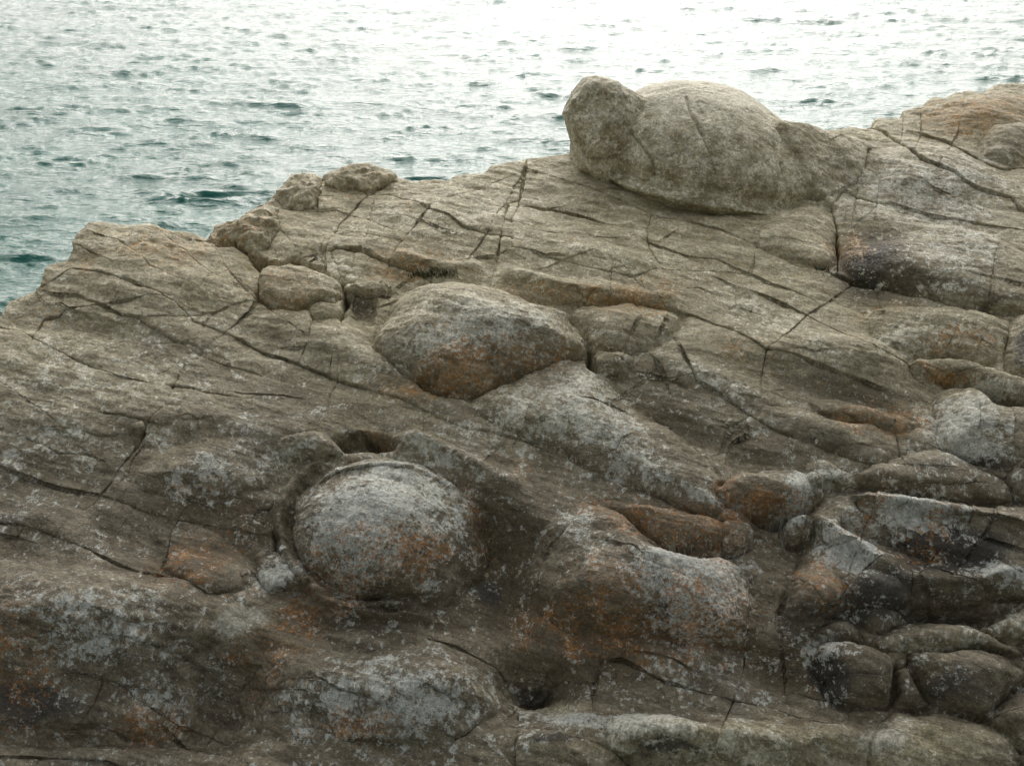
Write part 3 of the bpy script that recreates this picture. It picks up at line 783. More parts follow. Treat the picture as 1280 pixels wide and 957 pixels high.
# ------------------------------------------------------------------ materials
class NT:
    def __init__(s, name):
        s.m = bpy.data.materials.new(name); s.m.use_nodes = True
        s.t = s.m.node_tree; s.t.nodes.clear()
    def n(s, typ, **props):
        nd = s.t.nodes.new('ShaderNode'+typ)
        for k, v in props.items(): setattr(nd, k, v)
        return nd
    def set(s, sock, v):
        if hasattr(v, 'is_linked') or isinstance(v, bpy.types.NodeSocket): s.t.links.new(v, sock)
        else: sock.default_value = v
    def math(s, op, a, b=0.0, clamp=False):
        nd = s.n('Math', operation=op, use_clamp=clamp); s.set(nd.inputs[0], a); s.set(nd.inputs[1], b); return nd.outputs[0]
    def mix(s, f, a, b, blend='MIX'):
        nd = s.n('Mix', data_type='RGBA', blend_type=blend)
        s.set(nd.inputs[0], f); s.set(nd.inputs[6], a if not isinstance(a, tuple) else (*a, 1)); s.set(nd.inputs[7], b if not isinstance(b, tuple) else (*b, 1))
        return nd.outputs[2]
    def noise(s, vec, scale, detail=4, rough=.55, dist=0.0):
        nd = s.n('TexNoise'); s.set(nd.inputs['Vector'], vec); nd.inputs['Scale'].default_value = scale
        nd.inputs['Detail'].default_value = detail; nd.inputs['Roughness'].default_value = rough; nd.inputs['Distortion'].default_value = dist
        return nd.outputs['Fac']
    def voro(s, vec, scale, out='Distance', rand=1.0):
        nd = s.n('TexVoronoi'); s.set(nd.inputs['Vector'], vec); nd.inputs['Scale'].default_value = scale; nd.inputs['Randomness'].default_value = rand
        return nd.outputs[out]
    def ramp(s, v, a, b, lo=0.0, hi=1.0):
        nd = s.n('MapRange', interpolation_type='SMOOTHSTEP'); s.set(nd.inputs[0], v)
        s.set(nd.inputs[1], a); s.set(nd.inputs[2], b); nd.inputs[3].default_value = lo; nd.inputs[4].default_value = hi
        return nd.outputs[0]
    def mapping(s, vec, sc):
        nd = s.n('Mapping'); s.set(nd.inputs[0], vec); nd.inputs['Scale'].default_value = sc; return nd.outputs[0]

def rock_material():
    k = NT('lichen_covered_rock')
    tex = k.n('Attribute', attribute_name='tex').outputs['Vector']
    m1 = k.n('Attribute', attribute_name='cover').outputs
    sep = k.n('SeparateColor'); k.set(sep.inputs[0], m1['Color'])
    pale_, orange_, dark_ = sep.outputs[0], sep.outputs[1], sep.outputs[2]
    m2 = k.n('Attribute', attribute_name='tone').outputs
    sep2 = k.n('SeparateColor'); k.set(sep2.inputs[0], m2['Color'])
    brown_, tanm, white_ = sep2.outputs[0], sep2.outputs[1], sep2.outputs[2]
    def around(v, amp): return k.math('MULTIPLY', k.math('SUBTRACT', v, .5), amp)
    streak = k.noise(k.mapping(tex, (1.0, 4.5, 4.5)), 5.0, 6, .68)
    fstreak = k.noise(k.mapping(tex, (1.0, 3.2, 3.2)), 42.0, 5, .72)
    grain = k.noise(tex, 105, 3, .8)
    broad = k.noise(tex, 2.6, 4, .6)
    mid = k.noise(tex, 9, 6, .68)
    mott = k.noise(tex, 48, 6, .75)
    # bare rock: warm tan above, brown grey below, part of the light falloff painted in
    grey = k.mix(k.ramp(streak, .32, .70), (.100, .080, .050), (.258, .226, .160))
    tan = k.mix(k.ramp(streak, .32, .70), (.230, .198, .114), (.51, .462, .318))
    col = k.mix(tanm, grey, tan)
    cool = k.mix(tanm, (.150, .152, .142), (.29, .285, .25))
    col = k.mix(k.ramp(k.math('ADD', around(broad, 1.0), around(mid, 1.2)), -.05, .45, 0, .5), col, cool)
    b = k.math('ADD', brown_, k.math('ADD', around(mid, 1.0), around(mott, .6)))
    col = k.mix(k.ramp(b, .1, .8, 0, .9), col, k.mix(k.ramp(fstreak, .35, .7), (.052, .041, .023), (.145, .117, .068)))
    # rusty bloom
    o0 = k.math('ADD', orange_, k.math('ADD', around(mid, 1.3), around(mott, .9)))
    col = k.mix(k.ramp(o0, .35, 1.25, 0, .5), col, (.19, .108, .045))
    oy = k.math('ADD', k.math('MULTIPLY', tanm, .30), k.math('ADD', around(k.noise(tex, 26, 7, .75), 2.2), around(broad, 1.2)))
    col = k.mix(k.ramp(oy, .42, .72, 0, .6), col, (.30, .195, .070))
    # dark lichen film, plus shade painted into hollows and the lower slope
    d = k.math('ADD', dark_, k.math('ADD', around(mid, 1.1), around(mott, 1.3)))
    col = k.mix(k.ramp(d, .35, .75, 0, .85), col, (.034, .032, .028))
    # blotchy pale crust
    p = k.math('ADD', k.math('MULTIPLY', pale_, .60), k.math('ADD', around(k.noise(tex, 34, 8, .80), 2.6), around(mid, 1.5)))
    pc = k.mix(k.noise(tex, 12, 3), k.mix(tanm, (.34, .375, .355), (.47, .445, .34)), k.mix(tanm, (.58, .575, .51), (.66, .62, .48)))
    col = k.mix(k.ramp(p, .34, .46, 0, .85), col, pc)
    # small lichen rosettes, gathered in colonies
    wv = k.n('VectorMath', operation='ADD'); k.set(wv.inputs[0], tex)
    nz = k.n('TexNoise'); k.set(nz.inputs['Vector'], tex); nz.inputs['Scale'].default_value = 75; nz.inputs['Detail'].default_value = 3
    sc = k.n('VectorMath', operation='SCALE'); k.set(sc.inputs[0], nz.outputs['Color']); sc.inputs[3].default_value = .022
    k.set(wv.inputs[1], sc.outputs[0]); wtex = wv.outputs[0]
    colony = k.ramp(k.noise(tex, 5.5, 4, .6), .42, .66)
    spots = None
    for scale, dens, r0, r1, stren in ((70, .40, .26, .40, .6), (36, .14, .22, .34, .6), (17, .05, .17, .25, .5)):
        vc = k.n('TexVoronoi'); k.set(vc.inputs['Vector'], wtex); vc.inputs['Scale'].default_value = scale
        sv = k.n('SeparateColor'); k.set(sv.inputs[0], vc.outputs['Color'])
        lim = k.math('MULTIPLY', k.math('ADD', k.math('MULTIPLY', pale_, .8), .16), k.math('MULTIPLY', colony, dens))
        keep = k.math('LESS_THAN', sv.outputs[0], lim)
        size = k.math('ADD', .6, k.math('MULTIPLY', sv.outputs[2], .7))
        sp = k.math('MULTIPLY', k.ramp(k.math('DIVIDE', vc.outputs['Distance'], size), r0, r1, 1, 0), keep)
        col = k.mix(k.math('MULTIPLY', sp, stren), col, k.mix(sv.outputs[1], (.33, .36, .34), (.58, .56, .48)))
        spots = sp if spots is None else k.math('MAXIMUM', spots, sp)
    # orange crust in small scales
    o = k.math('ADD', k.math('MULTIPLY', orange_, .70), k.math('ADD', around(k.noise(tex, 60, 7, .78), 2.7), around(mid, 1.1)))
    oc = k.mix(k.noise(tex, 70, 3), k.mix(tanm, (.17, .075, .020), (.22, .120, .032)), k.mix(tanm, (.40, .195, .062), (.42, .250, .088)))
    col = k.mix(k.ramp(o, .50, .63, 0, .82), col, oc)
    # rain washed smears
    wm = k.math('ADD', white_, around(mott, .9))
    col = k.mix(k.ramp(wm, .25, .95, 0, .75), col, (.46, .44, .37))
    # mineral grain
    def times(col, v, lo, hi):
        g = k.ramp(v, .22, .78, lo, hi); gc = k.n('CombineColor')
        for i in range(3): k.set(gc.inputs[i], g)
        return k.mix(1.0, col, gc.outputs[0], 'MULTIPLY')
    col = times(col, grain, .60, 1.40)
    col = times(col, mott, .55, 1.45)
    col = times(col, mid, .78, 1.22)
    hv = k.n('HueSaturation'); hv.inputs['Saturation'].default_value = 1.04; hv.inputs['Value'].default_value = 1.28; k.set(hv.inputs['Color'], col); col = hv.outputs[0]
    hsum = k.math('ADD', k.math('MULTIPLY', grain, .22), k.math('ADD', k.math('MULTIPLY', mott, .9), k.math('ADD', k.math('MULTIPLY', fstreak, .6), k.math('MULTIPLY', spots, .10))))
    bp = k.n('Bump'); bp.inputs['Strength'].default_value = .9; bp.inputs['Distance'].default_value = .014; k.set(bp.inputs['Height'], hsum)
    bs = k.n('BsdfPrincipled'); k.set(bs.inputs['Base Color'], col); bs.inputs['Roughness'].default_value = .62
    bs.inputs['Specular IOR Level'].default_value = .45
    k.set(bs.inputs['Normal'], bp.outputs[0])
    out = k.n('OutputMaterial'); k.set(out.inputs[0], bs.outputs[0])
    return k.m
ROCK = rock_material()

def plain(name, a, b, scale=40, rough=.8):
    k = NT(name)
    tc = k.n('NewGeometry').outputs['Position']
    col = k.mix(k.ramp(k.noise(tc, scale, 4), .3, .7), a, b)
    bs = k.n('BsdfPrincipled'); k.set(bs.inputs['Base Color'], col); bs.inputs['Roughness'].default_value = rough
    out = k.n('OutputMaterial'); k.set(out.inputs[0], bs.outputs[0])
    return k.m

# ------------------------------------------------------------------ the sea
SEA_Z = -12.0
def make_sea():
    ys = [26.0]
    while ys[-1] < 150: ys.append(ys[-1]*1.0038)
    while ys[-1] < 9000: ys.append(ys[-1]*1.12)
    ys = np.array(sorted([-60, -20, 0, 12, 20] + ys))
    ac = np.linspace(-.46, .46, 560)
    ex = .46 + np.cumsum(.004*1.3**np.arange(1, 24)); ac = np.concatenate([-ex[::-1], ac, ex])
    Yg, Ag = np.meshgrid(ys, ac, indexing='ij')
    Xg = Ag*np.maximum(Yg, 26)
    Zg = np.zeros_like(Xg); DX = np.zeros_like(Xg); DY = np.zeros_like(Xg)
    r = np.random.default_rng(11)
    fade = 1 - sstep(150, 400, Yg)
    fade *= 1 - sstep(.5, .8, np.abs(Ag))
    grp = 0.62 + 0.75*np.clip(fbm(Xg*.055, Yg*.055, 1.1, 3)+.15, -.5, 1)
    for i in range(60):                    # low swell
        lam = 2.2*(9/2.2)**r.random()
        th = r.normal()*0.5 + R(12)
        kx, ky = math.sin(th)*2*math.pi/lam, -math.cos(th)*2*math.pi/lam
        amp = 0.0022*lam**.95*(0.6+.8*r.random())
        ph = kx*Xg + ky*Yg + r.uniform(0, 6.28)
        Zg += amp*grp*np.sin(ph)
    def crests(fx, fy, z, cut, pw, oct_=3):
        wx = Xg + .5*fbm(Xg*.5, Yg*.5, z+3, 2)/fx*.3
        n = fbm(wx*fx, Yg*fy + .12*wx*fy, z, oct_, .45)
        rr_ = np.clip((1-np.abs(n)*2.6-cut)/(1-cut), 0, 1)
        return rr_**pw
    sparse = lambda f, z, lo, hi: sstep(lo, hi, fbm(Xg*f, Yg*f*1.8, z, 3))
    c1 = crests(.20, .62, 4.0, .25, 1.5)*sparse(.2, 21., -.05, .30)*(.16+.10*(1-sstep(42, 75, Yg)))      # steep little seas here and there
    c2 = crests(.50, 1.35, 9.0, .1, 1.4)*sparse(.3, 31., -.35, .25)*(.07+.0006*Yg)        # chop
    c3 = crests(1.2, 2.1, 14.0, .0, 1.3, 2)*sparse(.5, 41., -.3, .3)*.034*(1-sstep(60, 110, Yg))
    Zg = (Zg + c1 + c2 + c3)
    DY = -.75*c1 - .7*c2
    Zg = Zg*fade
    V = np.stack([Xg + DX*fade, Yg + DY*fade, Zg + SEA_Z], -1)
    nr, nc = Xg.shape
    idx = np.arange(nr*nc).reshape(nr, nc)
    F = np.stack([idx[:-1, :-1], idx[:-1, 1:], idx[1:, 1:], idx[1:, :-1]], -1).reshape(-1, 4)
    me = bpy.data.meshes.new('sea')
    fill_mesh(me, V.reshape(-1, 3), F)
    o = bpy.data.objects.new('sea', me); scene.collection.objects.link(o)
    o['kind'] = 'structure'
    k = NT('sea_water')
    pos = k.n('NewGeometry').outputs['Position']
    def crests(sx, sy, sc, det, ro):
        n = k.noise(k.mapping(pos, (sx, sy, 1)), sc, det, ro)
        r_ = k.math('SUBTRACT', 1.0, k.math('ABSOLUTE', k.math('SUBTRACT', k.math('MULTIPLY', n, 2.0), 1.0)))
        return k.math('POWER', r_, 2.2)
    hgt = k.math('ADD', k.math('MULTIPLY', crests(.40, 1.3, .9, 4, .6), .55), k.math('ADD', k.math('MULTIPLY', crests(.42, 1.4, 1.8, 4, .6), .42), k.math('MULTIPLY', k.noise(k.mapping(pos, (.7, 2.0, 1)), 4.5, 5, .7), .25)))
    bp = k.n('Bump'); bp.inputs['Strength'].default_value = 1.0; bp.inputs['Distance'].default_value = .115
    k.set(bp.inputs['Height'], hgt)
    bs = k.n('BsdfPrincipled'); bs.inputs['IOR'].default_value = 1.333
    k.set(bs.inputs['Base Color'], k.mix(k.noise(pos, .08, 3), (.006, .095, .074), (.012, .150, .118)))
    bs.inputs['Roughness'].default_value = .10
    k.set(bs.inputs['Normal'], bp.outputs[0])
    out = k.n('OutputMaterial'); k.set(out.inputs[0], bs.outputs[0])
    me.materials.append(k.m)

def fill_mesh(me, V, F):
    nf = len(F); k = F.shape[1]
    me.vertices.add(len(V)); me.vertices.foreach_set('co', np.ascontiguousarray(V, np.float32).ravel())
    me.loops.add(nf*k); me.loops.foreach_set('vertex_index', np.ascontiguousarray(F, np.int32).ravel())
    me.polygons.add(nf)
    me.polygons.foreach_set('loop_start', np.arange(0, nf*k, k, dtype=np.int32))
    me.polygons.foreach_set('loop_total', np.full(nf, k, np.int32))
    me.update(calc_edges=True)
    me.polygons.foreach_set('use_smooth', np.ones(nf, bool))
    me.update()
make_sea()

# ------------------------------------------------------------------ added unseen bank behind the viewer, cuts sky light on camera-facing rock
def make_sky_blocker():
    xs = np.linspace(-90, 90, 61); ys = -2.5 - np.cumsum(np.linspace(.6, 4.0, 34))
    Yg, Xg = np.meshgrid(ys, xs, indexing='ij')
    d = -2.5 - Yg
    Z = -2.6 + .62*d - .0016*d*d + 1.2*fbm(Xg*.08, Yg*.08, 2.2, 4)*sstep(0, 12, d)
    V = np.stack([Xg, Yg, Z], -1); nr, nc = Xg.shape; idx = np.arange(nr*nc).reshape(nr, nc)
    F = np.stack([idx[:-1, :-1], idx[1:, :-1], idx[1:, 1:], idx[:-1, 1:]], -1).reshape(-1, 4)
    me = bpy.data.meshes.new('added_sky_blocker'); fill_mesh(me, V.reshape(-1, 3), F)
    o = bpy.data.objects.new('added_sky_blocker', me); scene.collection.objects.link(o); o['kind'] = 'structure'
    me.materials.append(plain('blocker_turf', (.045, .055, .022), (.11, .10, .055), .8, .95))
make_sky_blocker()

# ------------------------------------------------------------------ cut the surface into the bedrock, its blocks and the boulders
CL = L[:-1, :-1].copy()
CW = WALL[:-1, :-1]
def components(lab_mask):
    """flood fill between the cracks"""
    ri = np.flatnonzero(lab_mask.any(1)); ci = np.flatnonzero(lab_mask.any(0))
    r0, r1, c0, c1 = ri[0], ri[-1]+1, ci[0], ci[-1]+1
    free = (lab_mask & ~CW)[r0:r1, c0:c1]
    shp = free.shape; free = np.pad(free, 1); nc = free.shape[1]
    fl = bytearray(free.astype(np.uint8).ravel().tobytes()); lab = np.full(free.size, -1, np.int32); sizes = []
    pos = fl.find(1)
    while pos >= 0:
        fl[pos] = 0; q = [pos]; got = [pos]
        while q:
            i = q.pop()
            for j in (i-1, i+1, i-nc, i+nc):
                if fl[j]: fl[j] = 0; q.append(j); got.append(j)
        lab[got] = len(sizes); sizes.append(len(got))
        pos = fl.find(1, pos)
    out = np.full(CL.shape, -1, np.int32)
    out[r0:r1, c0:c1] = lab.reshape(free.shape)[1:-1, 1:-1]
    return out, np.array(sizes)
PIECE = CL*1000                       # label*1000 + piece number (0 = the body)
MINCELLS = 260
for lab in [0] + sorted(LABELS.values()):
    mask = CL == lab
    if not mask.any() or (lab and not (CW & mask).any()): continue
    comp, sizes = components(mask)
    if len(sizes) < 2: continue
    big = np.argmax(sizes)
    ids = np.full(len(sizes), -1); n = 1
    for c in np.argsort(-sizes):
        if c == big: ids[c] = 0
        elif sizes[c] >= MINCELLS: ids[c] = n; n += 1
    ri = np.flatnonzero(mask.any(1)); ci = np.flatnonzero(mask.any(0))
    bx = (slice(ri[0], ri[-1]+1), slice(ci[0], ci[-1]+1))
    comp = comp[bx]; mk = mask[bx]
    cur = np.where(comp >= 0, ids[comp], -1)
    cur[~mk] = -2
    for it in range(60):
        if not (cur == -1).any(): break
        for sh, ax in ((1, 0), (-1, 0), (1, 1), (-1, 1)):
            nb = np.roll(cur, sh, ax)
            cur = np.where((cur == -1) & (nb >= 0), nb, cur)
    cur[cur == -1] = 0
    PIECE[bx] = np.where(mk, lab*1000 + np.maximum(cur, 0), PIECE[bx])
def tidy():
    """every object one connected patch: stray islands go to the neighbour they touch most"""
    for code in np.unique(PIECE):
        m = PIECE == code
        ri = np.flatnonzero(m.any(1)); ci = np.flatnonzero(m.any(0))
        bx = (slice(ri[0], ri[-1]+1), slice(ci[0], ci[-1]+1))
        fr = np.pad(m[bx], 1); nc = fr.shape[1]
        fl = bytearray(fr.astype(np.uint8).ravel().tobytes()); pos = fl.find(1); isl = []
        while pos >= 0:
            fl[pos] = 0; q = [pos]; got = [pos]
            while q:
                i = q.pop()
                for j in (i-1, i+1, i-nc, i+nc):
                    if fl[j]: fl[j] = 0; q.append(j); got.append(j)
            isl.append(got); pos = fl.find(1, pos)
        if len(isl) < 2: continue
        isl.sort(key=len, reverse=True)
        for got in isl[1:]:
            g_ = np.array(got); rr_ = g_//nc - 1 + ri[0]; cc_ = g_ % nc - 1 + ci[0]
            nb = np.concatenate([PIECE[np.clip(rr_+a, 0, PIECE.shape[0]-1), np.clip(cc_+b, 0, PIECE.shape[1]-1)] for a, b in ((0, 1), (0, -1), (1, 0), (-1, 0))])
            nb = nb[nb != code]
            if len(nb):
                v, c = np.unique(nb, return_counts=True); PIECE[rr_, cc_] = v[np.argmax(c)]
tidy()
TEX = np.stack([ALONG, ACROSS, H], -1)
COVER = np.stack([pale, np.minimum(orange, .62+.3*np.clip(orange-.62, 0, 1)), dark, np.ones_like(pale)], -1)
TONE = np.stack([brown, tan_, white, np.ones_like(pale)], -1)
IDX = np.arange(NR*NC).reshape(NR, NC)
Pf = P.reshape(-1, 3); Nf = N.reshape(-1, 3)

BACK = DD[:-1, :-1] > 0.9
def build_piece(code, name, parent=None, pbase=None):
    cells = (PIECE == code) & ~BACK
    ii, jj = np.where(cells)
    if len(ii) == 0: return None, None
    a = IDX[ii, jj]; F = np.stack([a, a+1, a+NC+1, a+NC], -1)
    pad = np.pad(cells, 1)
    E = []
    for di, dj, e0, e1 in ((-1, 0, 0, 1), (0, 1, 1, 2), (1, 0, 2, 3), (0, -1, 3, 0)):
        nb = pad[1+ii+di, 1+jj+dj]
        inside = (ii+di >= 0) & (ii+di < cells.shape[0]) & (jj+dj >= 0) & (jj+dj < cells.shape[1])
        m = ~nb & inside
        E.append(np.stack([F[m, e1], F[m, e0]], -1))
    E = np.concatenate(E)
    if code == 0:                          # the hidden seaward side needs no fine mesh
        rb = np.unique(np.concatenate([np.arange(0, NR, 12), [NR-1]])); cb = np.unique(np.concatenate([np.arange(0, NC, 12), [NC-1]]))
        back_q = IDX[np.ix_(rb, cb)]; dq = DD[np.ix_(rb, cb)]
        mx = np.maximum.reduce([dq[:-1, :-1], dq[1:, :-1], dq[:-1, 1:], dq[1:, 1:]]) > .9
        Fb = np.stack([back_q[:-1, :-1], back_q[:-1, 1:], back_q[1:, 1:], back_q[1:, :-1]], -1)[mx]
        F = np.concatenate([F, Fb])
    used, inv = np.unique(F, return_inverse=True); inv = inv.reshape(F.shape)
    V = Pf[used]; src = used
    base_pt = np.array([V[:, 0].mean(), V[:, 1].mean(), V[:, 2].min()]) if code else np.zeros(3)
    if len(E):
        ev, einv = np.unique(E, return_inverse=True); einv = einv.reshape(E.shape)
        top = Pf[ev]; cen = V.mean(0)
        d = cen-top; d /= np.linalg.norm(d, axis=1)[:, None]+1e-9
        nb_ = np.array([0, -.42, .9])
        low = top - .10*nb_ + .02*d
        n0 = len(V); n1 = n0+len(top)
        V = np.concatenate([V, top, low]); src = np.concatenate([src, ev, ev])
        Q = np.stack([einv[:, 0]+n0, einv[:, 1]+n0, einv[:, 1]+n1, einv[:, 0]+n1], -1)
        FF = np.concatenate([inv, Q])
    else: FF = inv
    me = bpy.data.meshes.new(name)
    fill_mesh(me, V - base_pt, FF)
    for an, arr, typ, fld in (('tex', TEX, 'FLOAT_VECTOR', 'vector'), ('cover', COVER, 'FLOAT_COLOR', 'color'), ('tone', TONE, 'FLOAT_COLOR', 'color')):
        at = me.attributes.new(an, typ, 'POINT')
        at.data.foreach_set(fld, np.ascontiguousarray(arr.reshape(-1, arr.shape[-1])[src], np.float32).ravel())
    me.materials.append(ROCK)
    o = bpy.data.objects.new(name, me); scene.collection.objects.link(o)
    o.location = base_pt if parent is None else base_pt - pbase
    if parent is not None: o.parent = parent
    return o, base_pt
def pieces_of(lab):
    c = np.unique(PIECE); return [int(v) for v in c if v//1000 == lab]

bed, bb = build_piece(0, 'bedrock')
bed['kind'] = 'structure'
nblocks = 0
for c in pieces_of(0):
    if c: build_piece(c, 'rock_block', bed, bb); nblocks += 1
THINGS = {
 'skyline_knob_left': ('boulder', 'rough pitted knob on the skyline, left of the two knobs beside the open sea', 'boulder'),
 'skyline_knob': ('boulder', 'wide craggy rust-flecked knob on the skyline, right of the two neighbouring knobs', 'boulder'),
 'skyline_block': ('boulder', 'low broken crag on the ridge edge just below the two skyline knobs', 'boulder'),
 'shoulder': ('boulder', 'sloping tan shoulder rock on the crest just right of the shell-shaped boulder', 'boulder'),
 'wedge_under_shell': ('boulder', 'smooth wedge of rock below the right end of the shell-shaped boulder, left of dry scrub', 'boulder'),
 'scrub_slab': ('flat_rock', 'wide grey slab carrying the patch of dry brown scrub', 'rock'),
 'grey_knob': ('boulder', 'smooth purplish grey bump below the rusty skyline at upper right', 'boulder'),
 'middle_dome': ('boulder', 'broad low dome of lichened rock with orange lower edge in the middle', 'boulder'),
 'small_dome': ('boulder', 'small pale dome touching the right end of the broad middle dome', 'boulder'),
 'round_knob': ('boulder', 'little round knob under the small pale dome, beside a dark gap', 'boulder'),
 'pale_mound': ('rock_mound', 'long pale speckled mound sloping right below the broad middle dome', 'rock mound'),
 'fissure_block': ('boulder', 'grey block with rusty face lying in the open fissure left of the middle dome', 'boulder'),
 'fissure_chip': ('stone', 'thin cracked slab directly under the grey block in the fissure', 'stone'),
 'fissure_slab': ('stone', 'narrow pale slab bridging the fissure at the left tip of the middle dome', 'stone'),
 'lobe_left': ('boulder', 'smooth lobe overhanging left of the dark recess above the round front dome', 'boulder'),
 'left_dome': ('rock_mound', 'low lichened mound left of the round front dome', 'rock mound'),
 'brown_lobe': ('rock_mound', 'brown rust-stained lump at lower left beside the pale collar lump', 'rock mound'),
 'front_dome': ('boulder', 'large round dome boulder with orange and grey lichen set in a ring-shaped hollow', 'boulder'),
 'collar_lump': ('stone', 'small pale lump at the lower left rim of the round front dome', 'stone'),
 'lichen_mound': ('rock_mound', 'big mound with white crest and orange-flecked dark side, right of the round front dome', 'rock mound'),
 'orange_wedge': ('boulder', 'long rusty orange wedge overhanging a black slit below the diagonal crack', 'boulder'),
 'wedge_tip': ('stone', 'short blunt stone at the right end of the long orange wedge', 'stone'),
 'orange_nose': ('boulder', 'nose-shaped rock, orange underneath with a white lichen tip', 'boulder'),
 'round_stone': ('stone', 'small round half-white stone just below the orange nose-shaped rock', 'stone'),
 'cracked_mass': ('boulder', 'large dark rock criss-crossed by cracks with white lichen ribs at right', 'boulder'),
 'lobe_a': ('boulder', 'left of two rounded cracked lobes hanging under the large criss-cracked rock', 'boulder'),
 'lobe_b': ('boulder', 'right of two rounded lobes hanging under the large criss-cracked rock', 'boulder'),
 'dark_wedge': ('stone', 'small dark wedge with white edge right of the orange nose-shaped rock', 'stone'),
 'flat_slab': ('flat_rock', 'smooth brown lens-shaped slab lying on top of the large criss-cracked rock', 'rock'),
 'edge_lobe': ('boulder', 'small rounded lobe cut by the right frame edge beside the lens-shaped slab', 'boulder'),
 'orange_rib': ('boulder', 'thick grey rib flecked with orange under the dark ledge at right', 'boulder'),
 'edge_block': ('boulder', 'shadowed block at the right frame edge beside the orange-flecked rib', 'boulder'),
 'speckled_finger': ('boulder', 'slim finger-like rib, orange at its left end, above a dark trough', 'boulder'),
 'white_rib': ('boulder', 'bulky white-lichened rib below the slim finger-like rib at right', 'boulder'),
 'brown_rib': ('rock_mound', 'narrow rust-brown rib running down towards the white-lichened rib', 'rock mound'),
 'dark_mound': ('rock_mound', 'long dark grey mound just below the narrow rust-brown rib', 'rock mound'),
 'small_dark_stone': ('stone', 'small dark rounded stone wedged under the two hanging lobes', 'stone'),
 'upper_right_boulder': ('boulder', 'flat-topped smooth boulder at lower right, upper half above a level crack', 'boulder'),
 'lower_right_boulder': ('boulder', 'bulging brown boulder at lower right, under the level crack', 'boulder'),
 'white_tipped_boulder': ('boulder', 'dark rounded boulder with a white lichen tip at lower right', 'boulder'),
 'boulder_slice': ('stone', 'thin brown slice of rock between the white-tipped and the bulging brown boulder', 'stone'),
 'stone_chip': ('stone', 'little loose chip in the gap above the thin brown slice', 'stone'),
 'edge_boulder': ('boulder', 'pale-topped boulder cut by the right frame edge above the flat-topped boulder', 'boulder'),
 'edge_boulder_low': ('boulder', 'pale cracked boulder in the right frame edge below the bulging brown boulder', 'boulder'),
 'smooth_boulder': ('boulder', 'smooth pale grey boulder filling the bottom right corner', 'boulder'),
 'pink_stone': ('stone', 'small pinkish stone at the bottom right corner of the frame', 'stone'),
 'pale_stone': ('stone', 'tiny pale stone left of the pinkish corner stone', 'stone'),
 'grey_mound': ('rock_mound', 'wide pale grey lichened mound at the bottom, below the round front dome', 'rock mound'),
 'bottom_mound': ('rock_mound', 'white-topped mound with a dark face at the bottom edge', 'rock mound'),
 'bottom_block': ('flat_rock', 'flat pale block at the bottom edge beside the white-topped mound', 'rock'),
 'chip_in_crack': ('stone', 'tiny loose stone stuck in the long steep crack on the left slab', 'stone'),
}
def build_round(key, name, text=None, cat=None, parent=None, cover=(.55, .10, 0.), tone=(-.1, 1., .08)):
    V, Nn = ROUND[key]; nv, nu = V.shape[:2]; V = V[:, :-1]; nu -= 1
    idx = np.arange(nv*nu).reshape(nv, nu); nx = np.roll(idx, -1, 1)
    F = np.stack([idx[:-1], nx[:-1], nx[1:], idx[1:]], -1).reshape(-1, 4)
    W = V.reshape(-1, 3); b = np.array([W[:, 0].mean(), W[:, 1].mean(), W[:, 2].min()])
    me = bpy.data.meshes.new(name); fill_mesh(me, W-b, F)
    tx = np.stack([W[:, 0]*cf+W[:, 1]*sf, -W[:, 0]*sf+W[:, 1]*cf, W[:, 2]], -1)
    cv = np.tile(np.array([*cover, 1.]), (len(W), 1)); tn = np.tile(np.array([*tone, 1.]), (len(W), 1))
    if key == 'shell':
        cv[:, 0] += .5*np.exp(-((W[:, 2]-W[:, 2].max())/.16)**2)
    for an, arr, typ, fld in (('tex', tx, 'FLOAT_VECTOR', 'vector'), ('cover', cv, 'FLOAT_COLOR', 'color'), ('tone', tn, 'FLOAT_COLOR', 'color')):
        at = me.attributes.new(an, typ, 'POINT'); at.data.foreach_set(fld, np.ascontiguousarray(arr, np.float32).ravel())
    me.materials.append(ROCK)
    o = bpy.data.objects.new(name, me); scene.collection.objects.link(o)
    if parent is None: o.location = b; o['label'] = text; o['category'] = cat
    else: o.parent = parent[0]; o.location = b - parent[1]
    return o, b
shell = build_round('shell', 'boulder', 'big domed tan boulder like a turtle shell on the crest of the ridge', 'boulder')
build_round('flake', 'flake', parent=shell)
build_round('head', 'boulder', 'knobbly upright boulder like a turtle head, left of the big shell-shaped boulder', 'boulder', cover=(.65, .22, 0.))
for key, lab in LABELS.items():
    if '/' in key: continue
    nm, text, cat = THINGS.get(key, ('boulder', key.replace('_', ' '), 'boulder'))[:3]
    o, ob = build_piece(lab*1000, nm)
    if o is None: print('nothing left of', key); continue
    o['label'] = text; o['category'] = cat
    if len(THINGS.get(key, ())) > 3: o['group'] = THINGS[key][3]
    for c in pieces_of(lab):
        if c % 1000: build_piece(c, 'rock_block', o, ob)
    for k2, lab2 in LABELS.items():
        if k2.startswith(key + '/'):
            build_piece(lab2*1000, k2.split('/')[1], o, ob)
print('blocks', nblocks, 'things', len(LABELS))
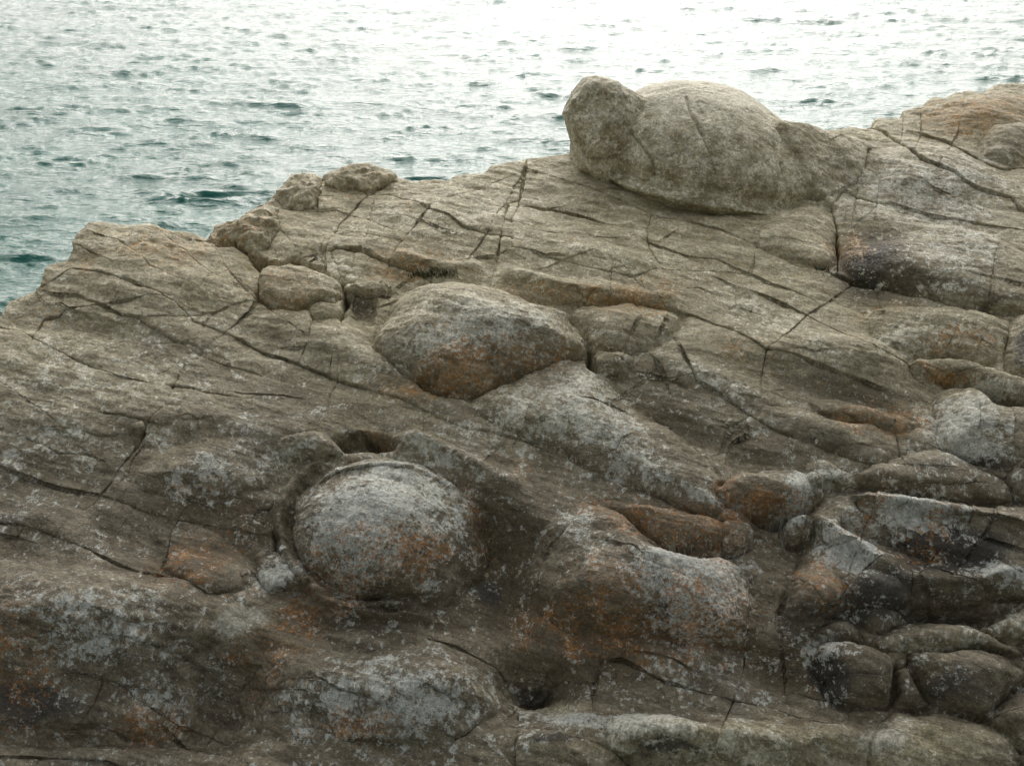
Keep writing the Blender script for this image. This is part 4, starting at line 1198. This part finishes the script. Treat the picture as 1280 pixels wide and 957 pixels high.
# ------------------------------------------------------------------ plants in the cracks
def surf(px, py):
    x, s = uv(px, py)
    i = min(np.searchsorted(SR, s), NR-1); j = min(np.searchsorted(AC, x/WROW[i]), NC-1)
    return P[i, j], N[i, j]
def blades(spots, lo, hi, wid, lean, r):
    V = []; F = []
    for p, n in spots:
        L_ = r.uniform(lo, hi); d = n*.5 + np.array([0, 0, .6]) + r.normal(size=3)*lean
        d /= np.linalg.norm(d); side = np.cross(d, r.normal(size=3)); side /= np.linalg.norm(side)
        b = p - n*.004; m = b + d*L_*.55; t = m + (d + r.normal(size=3)*.35 + np.array([0, 0, -.25]))*L_*.45
        k = len(V); w = wid*r.uniform(.6, 1.3)
        V += [b-side*w*.6, b+side*w*.6, m+side*w, m-side*w, t]
        F += [(k, k+1, k+2, k+3), (k+3, k+2, k+4, k+4)]
    return V, [f if f[2] != f[3] else f[:3] for f in F]
def plant_mesh(name, V, F, mat, org, parent=None):
    me = bpy.data.meshes.new(name)
    me.from_pydata([tuple(np.asarray(v)-org) for v in V], [], F); me.materials.append(mat); me.update()
    o = bpy.data.objects.new(name, me); scene.collection.objects.link(o)
    o['kind'] = 'stuff'
    if parent is None: o.location = org
    else: o.parent = parent
    return o
GREEN = plain('moss_green', (.020, .032, .008), (.060, .080, .022), 60)
OLIVE = plain('dry_grass', (.10, .08, .035), (.19, .15, .07), 60)
RUST = plain('dry_leaf', (.070, .040, .028), (.19, .115, .082), 90)
TWIG = plain('twig', (.022, .016, .012), (.060, .042, .030), 60)
r = np.random.default_rng(5)
def tuft(pts, n, text, lo=.02, hi=.06):
    sp = []
    for px, py, sx, sy in pts:
        for q in range(n): sp.append(surf(px+r.normal()*sx, py+r.normal()*sy))
    org = np.array(sp[0][0])
    e = bpy.data.objects.new('grass_tuft', None); scene.collection.objects.link(e); e.location = org
    e['label'] = text; e['category'] = 'grass tuft'; e['group'] = 'grass tufts in the rock cracks'
    V, F = blades(sp, lo, hi, .0022, .45, r); plant_mesh('green_blades', V, F, GREEN, org, e)
    V, F = blades(sp[::3], lo*1.1, hi*1.2, .0014, .6, r); plant_mesh('dry_blades', V, F, OLIVE, org, e)
tuft([(527,346,9,2),(541,343,6,3),(558,345,8,2)], 70, 'green grass tuft in the crack above the broad middle dome')
tuft([(1026,338,6,1.5)], 60, 'small green tuft in the crack left of the dry scrub', .012, .03)
tuft([(1078,353,7,1.5)], 60, 'small green tuft in the ledge under the dry scrub', .012, .03)
sp = []
for q in range(4200):
    u = r.random()
    if u < .62: px, py = 1095+r.uniform(-1,1)*50*r.random()**.4, 322+r.normal()*13
    elif u < .84: px, py = 1130+r.normal()*28, 345+r.normal()*8
    else: px, py = 1045+r.normal()*10, 328+r.normal()*14
    sp.append(surf(px, py))
org = np.array(surf(1092, 330)[0])
e = bpy.data.objects.new('dry_scrub', None); scene.collection.objects.link(e); e.location = org
e['label'] = 'mat of dry reddish brown scrub on the grey slab at upper right'; e['category'] = 'scrub'
V, F = blades(sp, .003, .009, .0026, 1.1, r); plant_mesh('leaves', V, F, RUST, org, e)
V, F = blades(sp[::8], .006, .016, .0009, .9, r); plant_mesh('twigs', V, F, TWIG, org, e)
